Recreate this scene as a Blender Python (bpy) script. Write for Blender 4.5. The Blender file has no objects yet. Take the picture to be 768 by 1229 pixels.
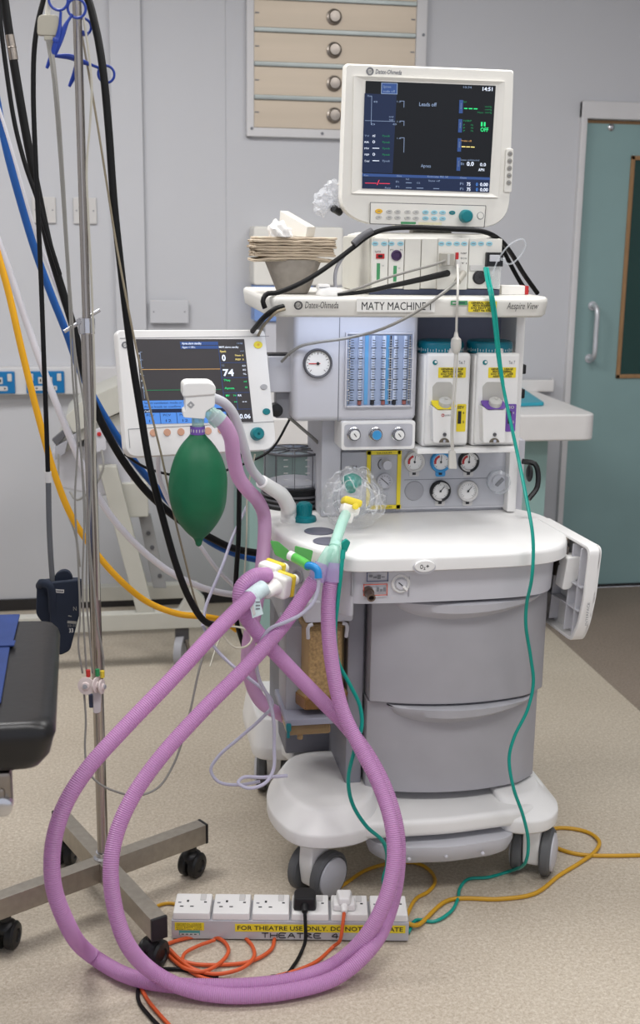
import bpy, bmesh, math, random
from mathutils import Vector, Matrix, noise
random.seed(7)
SC = bpy.context.scene
COL = SC.collection
PI = math.pi
V = Vector

# ------------------------------------------------------------------ camera
CAM_H, FOC = 1.55, 1430.0
TH, PS, RO = math.radians(13.2), math.radians(10.0), math.radians(0.8)
FW = V((math.sin(PS)*math.cos(TH), math.cos(PS)*math.cos(TH), -math.sin(TH)))
R0 = V((math.cos(PS), -math.sin(PS), 0)); U0 = R0.cross(FW)
RT = R0*math.cos(RO)+U0*math.sin(RO); UP = U0*math.cos(RO)-R0*math.sin(RO)
CP = V((0, 0, CAM_H))
def ray(x, y): return FW+RT*((x-384)/FOC)-UP*((y-614.5)/FOC)
def P(x, y, Y):                       # point of the depth plane Y
    d = ray(x, y); return CP+d*(Y/d.y)
def G(x, y, z=0.0):                   # point of the height z
    d = ray(x, y); return CP+d*((z-CAM_H)/d.z)
def HX(x, y, X):                      # point of the plane at X
    d = ray(x, y); return CP+d*(X/d.x)

# ------------------------------------------------------------------ materials
def lin(c):
    def f(v):
        v /= 255.0
        return v/12.92 if v <= .04045 else ((v+.055)/1.055)**2.4
    return (f(c[0]), f(c[1]), f(c[2]), 1)
MATS = {}
def mat(name, rgb, rough=.45, metal=0, var=.06, vscale=14, bump=0, bscale=300, trans=0, alpha=1, emit=0, coat=0, ior=1.45, sub=0, spec=.5, stretch=None):
    if name in MATS: return MATS[name]
    m = bpy.data.materials.new(name); m.use_nodes = True
    nt = m.node_tree; N = nt.nodes; L = nt.links
    b = N['Principled BSDF']
    c = lin(rgb)
    tc = N.new('ShaderNodeTexCoord'); mp = N.new('ShaderNodeMapping')
    L.new(tc.outputs['Object'], mp.inputs['Vector'])
    if stretch: mp.inputs['Scale'].default_value = stretch
    nz = N.new('ShaderNodeTexNoise'); nz.inputs['Scale'].default_value = vscale; nz.inputs['Detail'].default_value = 3
    L.new(mp.outputs[0], nz.inputs['Vector'])
    rp = N.new('ShaderNodeValToRGB')
    rp.color_ramp.elements[0].position = .3; rp.color_ramp.elements[1].position = .7
    rp.color_ramp.elements[0].color = tuple(v*(1-var) for v in c[:3])+(1,)
    rp.color_ramp.elements[1].color = tuple(min(1, v*(1+var)) for v in c[:3])+(1,)
    L.new(nz.outputs[0], rp.inputs[0]); L.new(rp.outputs[0], b.inputs['Base Color'])
    b.inputs['Roughness'].default_value = rough; b.inputs['Metallic'].default_value = metal
    b.inputs['IOR'].default_value = ior
    b.inputs['Specular IOR Level'].default_value = spec
    b.inputs['Transmission Weight'].default_value = trans
    b.inputs['Alpha'].default_value = alpha
    b.inputs['Coat Weight'].default_value = coat
    if sub:
        b.inputs['Subsurface Weight'].default_value = sub
        b.inputs['Subsurface Radius'].default_value = (.01, .006, .009)
    if emit:
        b.inputs['Emission Strength'].default_value = emit
        b.inputs['Emission Color'].default_value = c
    if bump:
        n2 = N.new('ShaderNodeTexNoise'); n2.inputs['Scale'].default_value = bscale
        L.new(mp.outputs[0], n2.inputs['Vector'])
        bp = N.new('ShaderNodeBump'); bp.inputs['Strength'].default_value = bump; bp.inputs['Distance'].default_value = .002
        L.new(n2.outputs[0], bp.inputs['Height']); L.new(bp.outputs[0], b.inputs['Normal'])
    MATS[name] = m
    return m
def clear(name, rgb, amount=.75, rough=.12, tint=.5):          # thin clear plastic: a glossy film over see-through
    m = bpy.data.materials.new(name); m.use_nodes = True
    nt = m.node_tree; N = nt.nodes; L = nt.links
    b = N['Principled BSDF']; out = N['Material Output']
    c = lin(rgb); b.inputs['Base Color'].default_value = c; b.inputs['Roughness'].default_value = rough
    nz = N.new('ShaderNodeTexNoise'); nz.inputs['Scale'].default_value = 60
    rp = N.new('ShaderNodeMapRange'); rp.inputs[3].default_value = rough*.6; rp.inputs[4].default_value = rough*1.5
    L.new(nz.outputs[0], rp.inputs[0]); L.new(rp.outputs[0], b.inputs['Roughness'])
    t = N.new('ShaderNodeBsdfTransparent'); t.inputs[0].default_value = tuple(1-tint+tint*v for v in c[:3])+(1,)
    lw = N.new('ShaderNodeLayerWeight'); lw.inputs[0].default_value = .35
    mr = N.new('ShaderNodeMapRange'); mr.inputs[3].default_value = 1-amount; mr.inputs[4].default_value = min(1, 1-amount+.45)
    L.new(lw.outputs['Facing'], mr.inputs[0])
    mx = N.new('ShaderNodeMixShader'); L.new(mr.outputs[0], mx.inputs[0]); L.new(t.outputs[0], mx.inputs[1]); L.new(b.outputs[0], mx.inputs[2])
    L.new(mx.outputs[0], out.inputs[0])
    MATS[name] = m
    return m

WHITE = mat('machine_white', (232, 231, 229), .38, var=.015)
OFFW = mat('warm_white_plastic', (226, 224, 217), .42, var=.02)
BEIGE = mat('beige_plastic', (202, 199, 188), .45, var=.03)
LGREY = mat('light_grey_plastic', (196, 196, 202), .45, var=.02)
MGREY = mat('mid_grey_plastic', (158, 158, 164), .5, var=.03)
DRAWER = mat('drawer_grey', (164, 163, 168), .5, var=.03, bump=.05, bscale=700)
HANDLE = mat('handle_grey', (186, 186, 192), .45, var=.02)
DGREY = mat('dark_grey_plastic', (88, 88, 92), .5, var=.06)
TYRE = mat('tyre_grey', (92, 93, 95), .6, var=.08)
BLACK = mat('black_plastic', (24, 24, 26), .4, var=.1)
RUBBER = mat('black_rubber', (19, 19, 20), .5, var=.12, spec=.25)
INK = mat('black_ink', (38, 38, 42), .6, var=.05)
GINK = mat('grey_ink', (120, 122, 128), .6, var=.05)
CHROME = mat('chrome', (205, 205, 208), .18, 1, var=.02)
STEEL = mat('brushed_steel', (150, 142, 134), .36, 1, var=.08, vscale=40, bump=.06, bscale=900)
IVSTEEL = mat('pole_steel', (172, 166, 160), .24, 1, var=.04)
LEGSTEEL = mat('leg_steel', (168, 161, 150), .4, .8, var=.08, vscale=60, bump=.05, bscale=800)
TEAL = mat('teal_plastic', (0, 118, 126), .4, var=.05)
TEALT = mat('teal_tube', (0, 146, 132), .3, var=.05, sub=.1)
BLUEB = mat('pale_blue_button', (150, 200, 214), .5, var=.04)
GREYB = mat('grey_button', (196, 195, 190), .5, var=.04)
YEL = mat('label_yellow', (233, 211, 48), .5, var=.05)
YELP = mat('filter_yellow', (236, 212, 60), .4, var=.03)
AMBER = mat('amber_button', (226, 178, 52), .45, var=.03)
GREEN = mat('bag_green', (10, 96, 62), .5, var=.08, vscale=22, bump=.1, bscale=90)
LGREEN = mat('label_green', (72, 150, 100), .5)
APPLE = clear('apple_green_plastic', (110, 205, 110), .45, .2)
MINT = clear('mint_clear_plastic', (194, 234, 220), .6, .18, .35)
CLEAR = clear('clear_plastic', (228, 232, 236), .84, .1, .2)
def wrap():
    m = bpy.data.materials.new('crinkled_wrap'); m.use_nodes = True
    nt = m.node_tree; N = nt.nodes; L = nt.links; N.remove(N['Principled BSDF']); out = N['Material Output']
    g = N.new('ShaderNodeBsdfGlossy'); g.inputs['Color'].default_value = (1, 1, 1, 1); g.inputs['Roughness'].default_value = .1
    t = N.new('ShaderNodeBsdfTransparent'); lw = N.new('ShaderNodeLayerWeight'); lw.inputs[0].default_value = .4
    nz = N.new('ShaderNodeTexNoise'); nz.inputs['Scale'].default_value = 90
    bp = N.new('ShaderNodeBump'); bp.inputs['Strength'].default_value = .5; bp.inputs['Distance'].default_value = .004
    L.new(nz.outputs[0], bp.inputs['Height']); L.new(bp.outputs[0], g.inputs['Normal'])
    mr = N.new('ShaderNodeMapRange'); mr.inputs[3].default_value = .07; mr.inputs[4].default_value = .55
    L.new(lw.outputs['Facing'], mr.inputs[0])
    mx = N.new('ShaderNodeMixShader'); L.new(mr.outputs[0], mx.inputs[0]); L.new(t.outputs[0], mx.inputs[1]); L.new(g.outputs[0], mx.inputs[2]); L.new(mx.outputs[0], out.inputs[0])
    return m
WRAP = wrap()
AIRC = clear('airway_clear', (236, 238, 242), .76, .08, .2)
SMOKE = clear('smoky_canister', (158, 162, 170), .88, .12, .18)
BROWNC = clear('amber_canister', (206, 176, 128), .72, .14, .4)
LILAC = mat('lilac_tube', (182, 180, 198), .3, var=.03, sub=.2)
PURPLE = mat('label_purple', (112, 78, 164), .45)
RED = mat('red_plastic', (186, 40, 42), .4)
NAVY = mat('navy_fabric', (20, 30, 48), .75, var=.15, bump=.15, bscale=600)
SHEET = mat('blue_sheet', (30, 52, 106), .8, var=.1, bump=.2, bscale=500)
VINYL = mat('black_vinyl', (26, 25, 26), .34, var=.12, bump=.12, bscale=60)
CREAM = mat('cream_metal', (188, 187, 178), .45, var=.03)
PAPER = mat('pulp_card', (150, 143, 134), .85, var=.08, vscale=60, bump=.25, bscale=500)
TOWEL = mat('paper_towel', (196, 181, 160), .9, var=.08, vscale=50, bump=.3, bscale=600)
WPAPER = mat('white_paper', (236, 234, 230), .8, var=.02)
YCABLE = mat('yellow_cable', (196, 148, 34), .45, var=.06)
YHOSE = mat('yellow_hose', (232, 170, 28), .4, var=.04)
ORANGE = mat('orange_cable', (205, 88, 44), .45, var=.05)
BHOSE = mat('blue_hose', (22, 84, 158), .4, var=.05)
WHOSE = mat('white_hose', (222, 221, 228), .4, var=.03)
GCABLE = mat('grey_cable', (134, 132, 127), .45, var=.05)
TANC = mat('tan_cable', (138, 128, 108), .45, var=.05)
CLAMPB = mat('clamp_blue', (34, 62, 152), .35, var=.05)
SOCKB = mat('socket_blue', (14, 110, 168), .35, var=.03)
PEACH = mat('peach_button', (206, 158, 132), .5)
WOOD = mat('oak_lipping', (150, 116, 80), .5, var=.15, vscale=30, stretch=(6, 6, .6))
DOORM = mat('door_green', (132, 160, 160), .5, var=.03, vscale=4)
GLASSD = mat('door_glass', (28, 62, 58), .12, var=.05, vscale=3)
WPLATE = mat('plate_white', (200, 198, 196), .45, var=.02)
COUNTER = mat('counter_white', (222, 220, 218), .4, var=.02)
TRAY = mat('tray_turquoise', (52, 158, 178), .45, var=.04)
BLUEL = mat('dispenser_blue', (120, 150, 205), .4, var=.04)
PINKM = None
def pink(nm='pink_hose', col=(216, 164, 213), tr_=.36):
    m = bpy.data.materials.new(nm); m.use_nodes = True
    nt = m.node_tree; N = nt.nodes; L = nt.links; b = N['Principled BSDF']; out = N['Material Output']
    c = lin(col)
    nz = N.new('ShaderNodeTexNoise'); nz.inputs['Scale'].default_value = 9
    rp = N.new('ShaderNodeValToRGB'); rp.color_ramp.elements[0].color = tuple(v*.93 for v in c[:3])+(1,); rp.color_ramp.elements[1].color = tuple(v*1.06 for v in c[:3])+(1,)
    L.new(nz.outputs[0], rp.inputs[0]); L.new(rp.outputs[0], b.inputs['Base Color'])
    b.inputs['Roughness'].default_value = .36
    tr = N.new('ShaderNodeBsdfTranslucent'); tr.inputs[0].default_value = c
    mx = N.new('ShaderNodeMixShader'); mx.inputs[0].default_value = tr_
    L.new(b.outputs[0], mx.inputs[1]); L.new(tr.outputs[0], mx.inputs[2]); L.new(mx.outputs[0], out.inputs[0])
    MATS[nm] = m
    return m
PINK = pink(); PINKL = pink('pale_pink_hose', (228, 190, 224), .45)
def em(name, rgb, e=1.0): return mat(name, rgb, .3, var=0, emit=e, spec=.3)
S_BLACK = em('screen_black', (20, 22, 26), .35)
S_GREY = em('screen_dark_grey', (58, 56, 58), .35)
S_NAVY = em('screen_navy', (27, 37, 62), .5)
S_BLUE = em('screen_blue', (66, 112, 178), .8)
S_LBL = em('screen_label_blue', (44, 66, 112), .7)
S_WHITE = em('screen_white', (196, 204, 218), .8)
S_DIM = em('screen_dim', (110, 125, 150), .8)
S_GREEN = em('screen_green', (40, 190, 110), .9)
S_DGREEN = em('screen_deep_green', (30, 110, 70), .8)
S_YEL = em('screen_yellow', (220, 200, 120), .9)
S_RED = em('screen_red', (190, 50, 70), .9)
S_TAN = em('screen_tan', (170, 130, 80), .9)

# ------------------------------------------------------------------ mesh builder
def rounded(pts, r, n=4):
    out = []; k = len(pts)
    rs = r if isinstance(r, (list, tuple)) else [r]*k
    for i in range(k):
        p, a, b = V(pts[i]), V(pts[i-1]), V(pts[(i+1) % k])
        rr = rs[i]
        if rr <= 0: out.append(p); continue
        da, db = (a-p), (b-p)
        ra, rb = min(rr, da.length*.48), min(rr, db.length*.48)
        A, B = p+da.normalized()*ra, p+db.normalized()*rb
        for j in range(n+1):
            t = j/n
            out.append(A*(1-t)**2+p*(2*t*(1-t))+B*t*t)
    return out
def spline(ctrl, step):
    p = [V(c) for c in ctrl]
    if len(p) == 2:
        dense = [p[0].lerp(p[1], i/20) for i in range(21)]
    else:
        p = [p[0]*2-p[1]]+p+[p[-1]*2-p[-2]]
        dense = []
        for i in range(1, len(p)-2):
            a, b, c, d = p[i-1:i+3]
            ta = 0; tb = ta+max(1e-4, (b-a).length**.5); tc = tb+max(1e-4, (c-b).length**.5); td = tc+max(1e-4, (d-c).length**.5)
            for j in range(24):
                t = tb+(tc-tb)*j/24
                A1 = a*((tb-t)/(tb-ta))+b*((t-ta)/(tb-ta)); A2 = b*((tc-t)/(tc-tb))+c*((t-tb)/(tc-tb)); A3 = c*((td-t)/(td-tc))+d*((t-tc)/(td-tc))
                B1 = A1*((tc-t)/(tc-ta))+A2*((t-ta)/(tc-ta)); B2 = A2*((td-t)/(td-tb))+A3*((t-tb)/(td-tb))
                dense.append(B1*((tc-t)/(tc-tb))+B2*((t-tb)/(tc-tb)))
        dense.append(p[-2])
    L = [0]
    for i in range(1, len(dense)): L.append(L[-1]+(dense[i]-dense[i-1]).length)
    n = max(2, int(L[-1]/step)); out = []; k = 0
    for i in range(n+1):
        s = L[-1]*i/n
        while k < len(L)-2 and L[k+1] < s: k += 1
        f = (s-L[k])/max(1e-9, L[k+1]-L[k])
        out.append(dense[k].lerp(dense[k+1], min(1, f)))
    return out

class MB:
    def __init__(s): s.bm = bmesh.new(); s.mats = []
    def mi(s, m):
        if m not in s.mats: s.mats.append(m)
        return s.mats.index(m)
    def merge(s, t):
        me = bpy.data.meshes.new('t'); t.to_mesh(me); t.free()
        s.bm.from_mesh(me); bpy.data.meshes.remove(me)
    def fin(s, t, m, bevel=0, seg=2, ang=35, mtx=None):
        bmesh.ops.recalc_face_normals(t, faces=t.faces)
        if bevel > 0:
            es = [e for e in t.edges if len(e.link_faces) == 2 and e.calc_face_angle(0) > math.radians(ang)]
            if es: bmesh.ops.bevel(t, geom=es, offset=bevel, segments=seg, affect='EDGES', profile=.5, clamp_overlap=True)
        i = s.mi(m)
        for f in t.faces: f.material_index = i
        if mtx: bmesh.ops.transform(t, matrix=mtx, verts=t.verts)
        s.merge(t); return s
    def prism(s, pts, ext, m, bevel=0, seg=2, scale=1.0, mtx=None):
        t = bmesh.new(); ext = V(ext); pts = [V(p) for p in pts]
        c = sum(pts, V((0, 0, 0)))/len(pts)
        a = [t.verts.new(p) for p in pts]; b = [t.verts.new(c+(p-c)*scale+ext) for p in pts]
        t.faces.new(a); t.faces.new(b)
        n = len(pts)
        for i in range(n): t.faces.new((a[i], a[(i+1) % n], b[(i+1) % n], b[i]))
        return s.fin(t, m, bevel, seg, mtx=mtx)
    def box(s, c, size, m, bevel=0, rot=None, seg=2):
        t = bmesh.new(); bmesh.ops.create_cube(t, size=1)
        M = Matrix.Translation(V(c)) @ (rot.to_4x4() if rot else Matrix()) @ Matrix.Diagonal((*size, 1))
        bmesh.ops.transform(t, matrix=M, verts=t.verts)
        return s.fin(t, m, bevel, seg)
    def boxe(s, x0, x1, y0, y1, z0, z1, m, bevel=0, seg=2):
        return s.box(((x0+x1)/2, (y0+y1)/2, (z0+z1)/2), (abs(x1-x0), abs(y1-y0), abs(z1-z0)), m, bevel, seg=seg)
    def loft(s, rings, m, cap0=True, cap1=True, bevel=0):
        t = bmesh.new(); vs = [[t.verts.new(p) for p in r] for r in rings]; n = len(rings[0])
        for a, b in zip(vs, vs[1:]):
            for i in range(n): t.faces.new((a[i], a[(i+1) % n], b[(i+1) % n], b[i]))
        if cap0: t.faces.new(vs[0])
        if cap1: t.faces.new(vs[-1])
        return s.fin(t, m, bevel)
    def lathe(s, o, axis, prof, m, seg=28, cap=True):        # prof: (radius, height along axis)
        o = V(o); ax = V(axis).normalized(); q = V((0, 0, 1)).rotation_difference(ax)
        rings = []
        for r, h in prof:
            rings.append([o+q @ V((max(r, 1e-5)*math.cos(2*PI*i/seg), max(r, 1e-5)*math.sin(2*PI*i/seg), h)) for i in range(seg)])
        return s.loft(rings, m, cap, cap)
    def cyl(s, a, b, r, m, r2=None, seg=20):
        a, b = V(a), V(b); L = (b-a).length
        return s.lathe(a, b-a, [(r, 0), (r if r2 is None else r2, L)], m, seg)
    def tube(s, ctrl, r, m, seg=10, step=.008, ribs=0, cap=True, flat=None):
        p = spline(ctrl, step); rings = []
        up = None; n = len(p)
        for i in range(n):
            tg = (p[min(i+1, n-1)]-p[max(i-1, 0)]).normalized()
            if up is None:
                up = V((0, 0, 1)) if abs(tg.z) < .9 else V((1, 0, 0))
            up = (up-tg*up.dot(tg)).normalized(); sd = tg.cross(up)
            rr = r(i/(n-1)) if callable(r) else r
            if ribs: rr *= (1.0 if i % 2 else 1-ribs)
            fx, fy = flat if flat else (1, 1)
            rings.append([p[i]+sd*(rr*fx*math.cos(2*PI*k/seg))+up*(rr*fy*math.sin(2*PI*k/seg)) for k in range(seg)])
        return s.loft(rings, m, cap, cap)
    def ring(s, c, axis, R, r, m, seg=28, sides=8, a0=0, a1=2*PI):
        q = V((0, 0, 1)).rotation_difference(V(axis).normalized()); full = abs(a1-a0-2*PI) < 1e-6
        rings = []; n = seg if full else seg+1
        for i in range(n):
            a = a0+(a1-a0)*i/seg; d = V((math.cos(a), math.sin(a), 0))
            rings.append([V(c)+q @ (d*(R+r*math.cos(2*PI*k/sides))+V((0, 0, r*math.sin(2*PI*k/sides)))) for k in range(sides)])
        if full: rings.append(rings[0]); return s.loft(rings, m, False, False)
        return s.loft(rings, m)
    def sphere(s, c, r, m, scale=(1, 1, 1), seg=16, rot=None):
        t = bmesh.new(); bmesh.ops.create_uvsphere(t, u_segments=seg, v_segments=seg//2+2, radius=1)
        M = Matrix.Translation(V(c)) @ (rot.to_4x4() if rot else Matrix()) @ Matrix.Diagonal((r*scale[0], r*scale[1], r*scale[2], 1))
        bmesh.ops.transform(t, matrix=M, verts=t.verts); return s.fin(t, m)
    def text(s, body, o, xd, yd, m, h=None, w=None, shear=0, extrude=.0002, bold=0):
        cu = bpy.data.curves.new('txt', 'FONT'); cu.body = body; cu.resolution_u = 2; cu.extrude = 0; cu.shear = shear; cu.offset = bold
        ob = bpy.data.objects.new('txt', cu); me = ob.to_mesh()
        vs = [v.co.copy() for v in me.vertices]
        if vs:
            x0 = min(v.x for v in vs); x1 = max(v.x for v in vs); y0 = 0; y1 = max(v.y for v in vs)
            sy = h/max(y1, 1e-3) if h else w/(x1-x0); sx = w/(x1-x0) if w else sy
            xd, yd, o = V(xd).normalized(), V(yd).normalized(), V(o)
            t = bmesh.new(); nv = [t.verts.new(o+xd*((v.x-x0)*sx)+yd*(v.y*sy)) for v in vs]
            for p in me.polygons:
                try: t.faces.new([nv[i] for i in p.vertices])
                except ValueError: pass
            i = s.mi(m)
            for f in t.faces: f.material_index = i
            s.merge(t)
        ob.to_mesh_clear(); bpy.data.objects.remove(ob); bpy.data.curves.remove(cu)
        return s
    # shapes given on a depth plane
    def slab(s, px, Y, depth, m, r=0, bevel=0, seg=2, n=4, scale=1.0):
        pts = [P(x, y, Y) for x, y in px]
        if r: pts = rounded(pts, r, n)
        return s.prism(pts, (0, depth, 0), m, bevel, seg, scale)
    def rpx(s, x0, y0, x1, y1, Y, depth, m, r=0, bevel=0, seg=2):
        a, b = P(x0, (y0+y1)/2, Y), P(x1, (y0+y1)/2, Y); c, d = P((x0+x1)/2, y0, Y), P((x0+x1)/2, y1, Y)
        pts = [V((a.x, Y, c.z)), V((b.x, Y, c.z)), V((b.x, Y, d.z)), V((a.x, Y, d.z))]
        if r: pts = rounded(pts, r)
        return s.prism(pts, (0, depth, 0), m, bevel, seg)
    def tpx(s, body, x0, y0, x1, y1, Y, m, shear=0, bold=0):
        a, b = P(x0, y1, Y), P(x1, y1, Y); c = P(x0, y0, Y)
        return s.text(body, V((a.x, Y, (a.z+b.z)/2)), (1, 0, 0), (0, 0, 1), m, h=c.z-a.z, w=b.x-a.x, shear=shear, bold=bold)
    def dpx(s, x, y, rpx, Y, depth, m, seg=24, prof=None):     # disc facing the room: radius in pixels
        c = P(x, y, Y); r = (P(x+rpx, y, Y)-c).length
        return s.lathe(c, (0, -1, 0), prof(r) if prof else [(r, -depth), (r, 0)], m, seg)
    def build(s, name, parent=None, loc=None, local=False, smooth=40):
        me = bpy.data.meshes.new(name)
        off = V((0, 0, 0))
        if parent is not None:
            if not local:
                q = parent
                while q.parent: q = q.parent
                off = q.location.copy()
                if abs(q.rotation_euler.z) > 1e-6:
                    bmesh.ops.transform(s.bm, matrix=Matrix.Rotation(-q.rotation_euler.z, 4, 'Z') @ Matrix.Translation(-off), verts=s.bm.verts); off = V((0, 0, 0))
        elif loc is not None: off = V(loc)
        elif not local:
            vs = [v.co for v in s.bm.verts]
            lo = V([min(v[i] for v in vs) for i in range(3)]); hi = V([max(v[i] for v in vs) for i in range(3)])
            off = V(((lo.x+hi.x)/2, (lo.y+hi.y)/2, lo.z))
        if off.length: bmesh.ops.translate(s.bm, verts=s.bm.verts, vec=-off)
        for f in s.bm.faces: f.smooth = True
        s.bm.to_mesh(me); s.bm.free()
        for m in s.mats: me.materials.append(m)
        me.set_sharp_from_angle(angle=math.radians(smooth))
        o = bpy.data.objects.new(name, me); COL.objects.link(o)
        wn = o.modifiers.new('weighted', 'WEIGHTED_NORMAL'); wn.keep_sharp = True
        if parent is not None: o.parent = parent
        elif not local or loc is not None: o.location = off
        return o
def tag(o, label=None, cat=None, group=None, kind=None):
    if label: o['label'] = label
    if cat: o['category'] = cat
    if group: o['group'] = group
    if kind: o['kind'] = kind
    return o
def thing(name, label, cat, loc=(0, 0, 0), rz=0, group=None):
    o = bpy.data.objects.new(name, None); COL.objects.link(o)
    o.empty_display_size = .05; o.location = loc; o.rotation_euler = (0, 0, rz)
    return tag(o, label, cat, group)
def kids(o): return [c for c in bpy.data.objects if c.parent == o]
def dup(root, loc, rz=None, label=None):
    def cp(o, par):
        c = o.copy(); COL.objects.link(c); c.parent = par
        for k in kids(o): cp(k, c)
        return c
    r = cp(root, None); r.location = loc
    if rz is not None: r.rotation_euler = (0, 0, rz)
    if label: r['label'] = label
    return r
def struct(o): o['kind'] = 'structure'; return o
def cable(name, label, cat, pts, r, m, seg=8, step=.01, ribs=0, group=None, flat=None):
    b = MB(); b.tube(pts, r, m, seg, step, ribs, flat=flat)
    return tag(b.build(name), label, cat, group)
# ------------------------------------------------------------------ room shell
WY = 4.887
def floor_mat(name, base, specks):
    m = bpy.data.materials.new(name); m.use_nodes = True
    nt = m.node_tree; N = nt.nodes; L = nt.links; b = N['Principled BSDF']
    tc = N.new('ShaderNodeTexCoord')
    def ramp(src, cols):
        r = N.new('ShaderNodeValToRGB'); e = r.color_ramp.elements
        e[0].position, e[0].color = cols[0][0], lin(cols[0][1]); e[1].position, e[1].color = cols[-1][0], lin(cols[-1][1])
        for p, c in cols[1:-1]:
            k = e.new(p); k.color = lin(c)
        L.new(src, r.inputs[0]); return r.outputs[0]
    n1 = N.new('ShaderNodeTexNoise'); n1.inputs['Scale'].default_value = 330; n1.inputs['Detail'].default_value = 2
    n2 = N.new('ShaderNodeTexNoise'); n2.inputs['Scale'].default_value = 120; n2.inputs['Detail'].default_value = 3
    n3 = N.new('ShaderNodeTexNoise'); n3.inputs['Scale'].default_value = 1.3; n3.inputs['Detail'].default_value = 4
    for n in (n1, n2, n3): L.new(tc.outputs['Object'], n.inputs['Vector'])
    d, mcol, l = specks
    c1 = ramp(n1.outputs[0], [(.3, d), (.48, base), (.56, base), (.7, l)])
    c2 = ramp(n2.outputs[0], [(.35, mcol), (.5, base), (.68, l)])
    mx = N.new('ShaderNodeMix'); mx.data_type = 'RGBA'; mx.inputs[0].default_value = .5
    L.new(c1, mx.inputs[6]); L.new(c2, mx.inputs[7])
    c3 = ramp(n3.outputs[0], [(.3, (236, 234, 232)), (.7, (255, 255, 255))])
    mu = N.new('ShaderNodeMix'); mu.data_type = 'RGBA'; mu.blend_type = 'MULTIPLY'; mu.inputs[0].default_value = 1
    L.new(mx.outputs[2], mu.inputs[6]); L.new(c3, mu.inputs[7]); L.new(mu.outputs[2], b.inputs['Base Color'])
    b.inputs['Roughness'].default_value = .5; b.inputs['Specular IOR Level'].default_value = .25
    bp = N.new('ShaderNodeBump'); bp.inputs['Strength'].default_value = .05; bp.inputs['Distance'].default_value = .001
    L.new(n1.outputs[0], bp.inputs['Height']); L.new(bp.outputs[0], b.inputs['Normal'])
    return m
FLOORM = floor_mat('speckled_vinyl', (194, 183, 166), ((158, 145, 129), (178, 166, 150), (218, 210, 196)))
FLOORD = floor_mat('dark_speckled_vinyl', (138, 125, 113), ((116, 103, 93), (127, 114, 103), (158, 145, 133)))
WALLM = mat('painted_wall', (194, 195, 199), .6, var=.012, vscale=1.5, bump=.03, bscale=160)
TRIMM = mat('white_gloss_trim', (206, 205, 206), .4, var=.015)
BASEB = mat('black_cove_skirting', (40, 38, 38), .5, var=.1)
CEILM = mat('ceiling_white', (228, 228, 226), .8, var=.01)

b = MB(); b.boxe(-2.2, 1.717, -1.2, WY, -.05, 0, FLOORM); struct(b.build('floor'))
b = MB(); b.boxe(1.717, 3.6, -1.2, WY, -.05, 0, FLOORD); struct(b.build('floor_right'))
b = MB()
DX0, DX1, DZ = 1.939, 2.86, 2.03
b.boxe(-2.2, DX0, WY, WY+.1, 0, 2.9, WALLM); b.boxe(DX1, 3.6, WY, WY+.1, 0, 2.9, WALLM); b.boxe(DX0, DX1, WY, WY+.1, DZ, 2.9, WALLM)
struct(b.build('wall_back'))
b = MB(); b.boxe(3.6, 3.7, -1.2, WY+.1, 0, 2.9, WALLM); struct(b.build('wall_right'))
b = MB(); b.boxe(-2.3, -2.2, -1.2, WY+.1, 0, 2.9, WALLM); struct(b.build('wall_left'))
b = MB(); b.boxe(-2.3, 3.7, -1.2, WY+.1, 2.9, 3.0, CEILM); struct(b.build('ceiling'))
# boxed-in pipe casing and its narrower strip
px0, px1, px2 = P(135, 200, WY).x, P(172, 200, WY).x, P(271, 200, WY).x
b = MB(); b.boxe(px0, px1, WY-.03, WY, .905, 2.9, WALLM, .004); struct(b.build('trim_1'))
b = MB(); b.boxe(px1, px2, WY-.004, WY, .905, 2.9, WALLM, .004); struct(b.build('trim_2'))
b = MB(); b.boxe(-2.2, DX0-.06, WY-.012, WY, .0, .05, BASEB, .003)
struct(b.build('baseboard_back'))
# white dado trunking with sockets
TY = WY-.055
tz1, tz0 = P(20, 441, TY).z, P(20, 474, TY).z
b = MB(); b.boxe(-2.2, P(286, 455, TY).x, TY, WY, tz0, tz1, TRIMM, .006); struct(b.build('trim_3'))
b = MB(); b.boxe(1.86, 1.87, WY-.02, WY, .9, .955, TRIMM, .004); struct(b.build('trim_4'))

# door, frame, vision panel, pull handle
b = MB(); b.boxe(DX0-.01, DX1+.01, WY+.004, WY+.1, 0, .0115, BASEB); struct(b.build('door_gap_filler'))  # added dark strip keeps outside light out of the gap under the door
d = thing('door_1', None, None, (DX0, WY, 0)); d['kind'] = 'structure'
b = MB()
ax = P(686, 300, WY).x; az = P(720, 122, WY).z
b.boxe(ax, DX0+.012, WY-.025, WY+.06, 0, az, TRIMM, .006); b.boxe(DX1-.012, DX1+.08, WY-.025, WY+.06, 0, az, TRIMM, .006)
b.boxe(ax, DX1+.08, WY-.0255, WY+.06, DZ-.01, az, TRIMM, .006)
b.build('frame', d)
DY = WY+.012
b = MB(); b.boxe(DX0+.024, DX1-.014, DY, DY+.044, .012, DZ-.024, DOORM, .002)
dp = b.build('panel', d)
b = MB(); b.boxe(DX0+.013, DX0+.024, DY-.002, DY+.044, .012, DZ-.012, WOOD, .001); b.boxe(DX0+.013, DX1-.013, DY-.002, DY+.044, DZ-.024, DZ-.012, WOOD, .001)
b.build('lipping', d)
vx0, vz1, vz0 = P(757, 190, DY).x, P(765, 187, DY).z, P(745, 454, DY).z
vx1 = vx0+.3
b = MB(); w = .018
b.boxe(vx0, vx0+w, DY-.008, DY+.01, vz0, vz1, WOOD, .003); b.boxe(vx1-w, vx1, DY-.008, DY+.01, vz0, vz1, WOOD, .003)
b.boxe(vx0, vx1, DY-.008, DY+.01, vz0, vz0+w, WOOD, .003); b.boxe(vx0, vx1, DY-.008, DY+.01, vz1-w, vz1, WOOD, .003)
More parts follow.
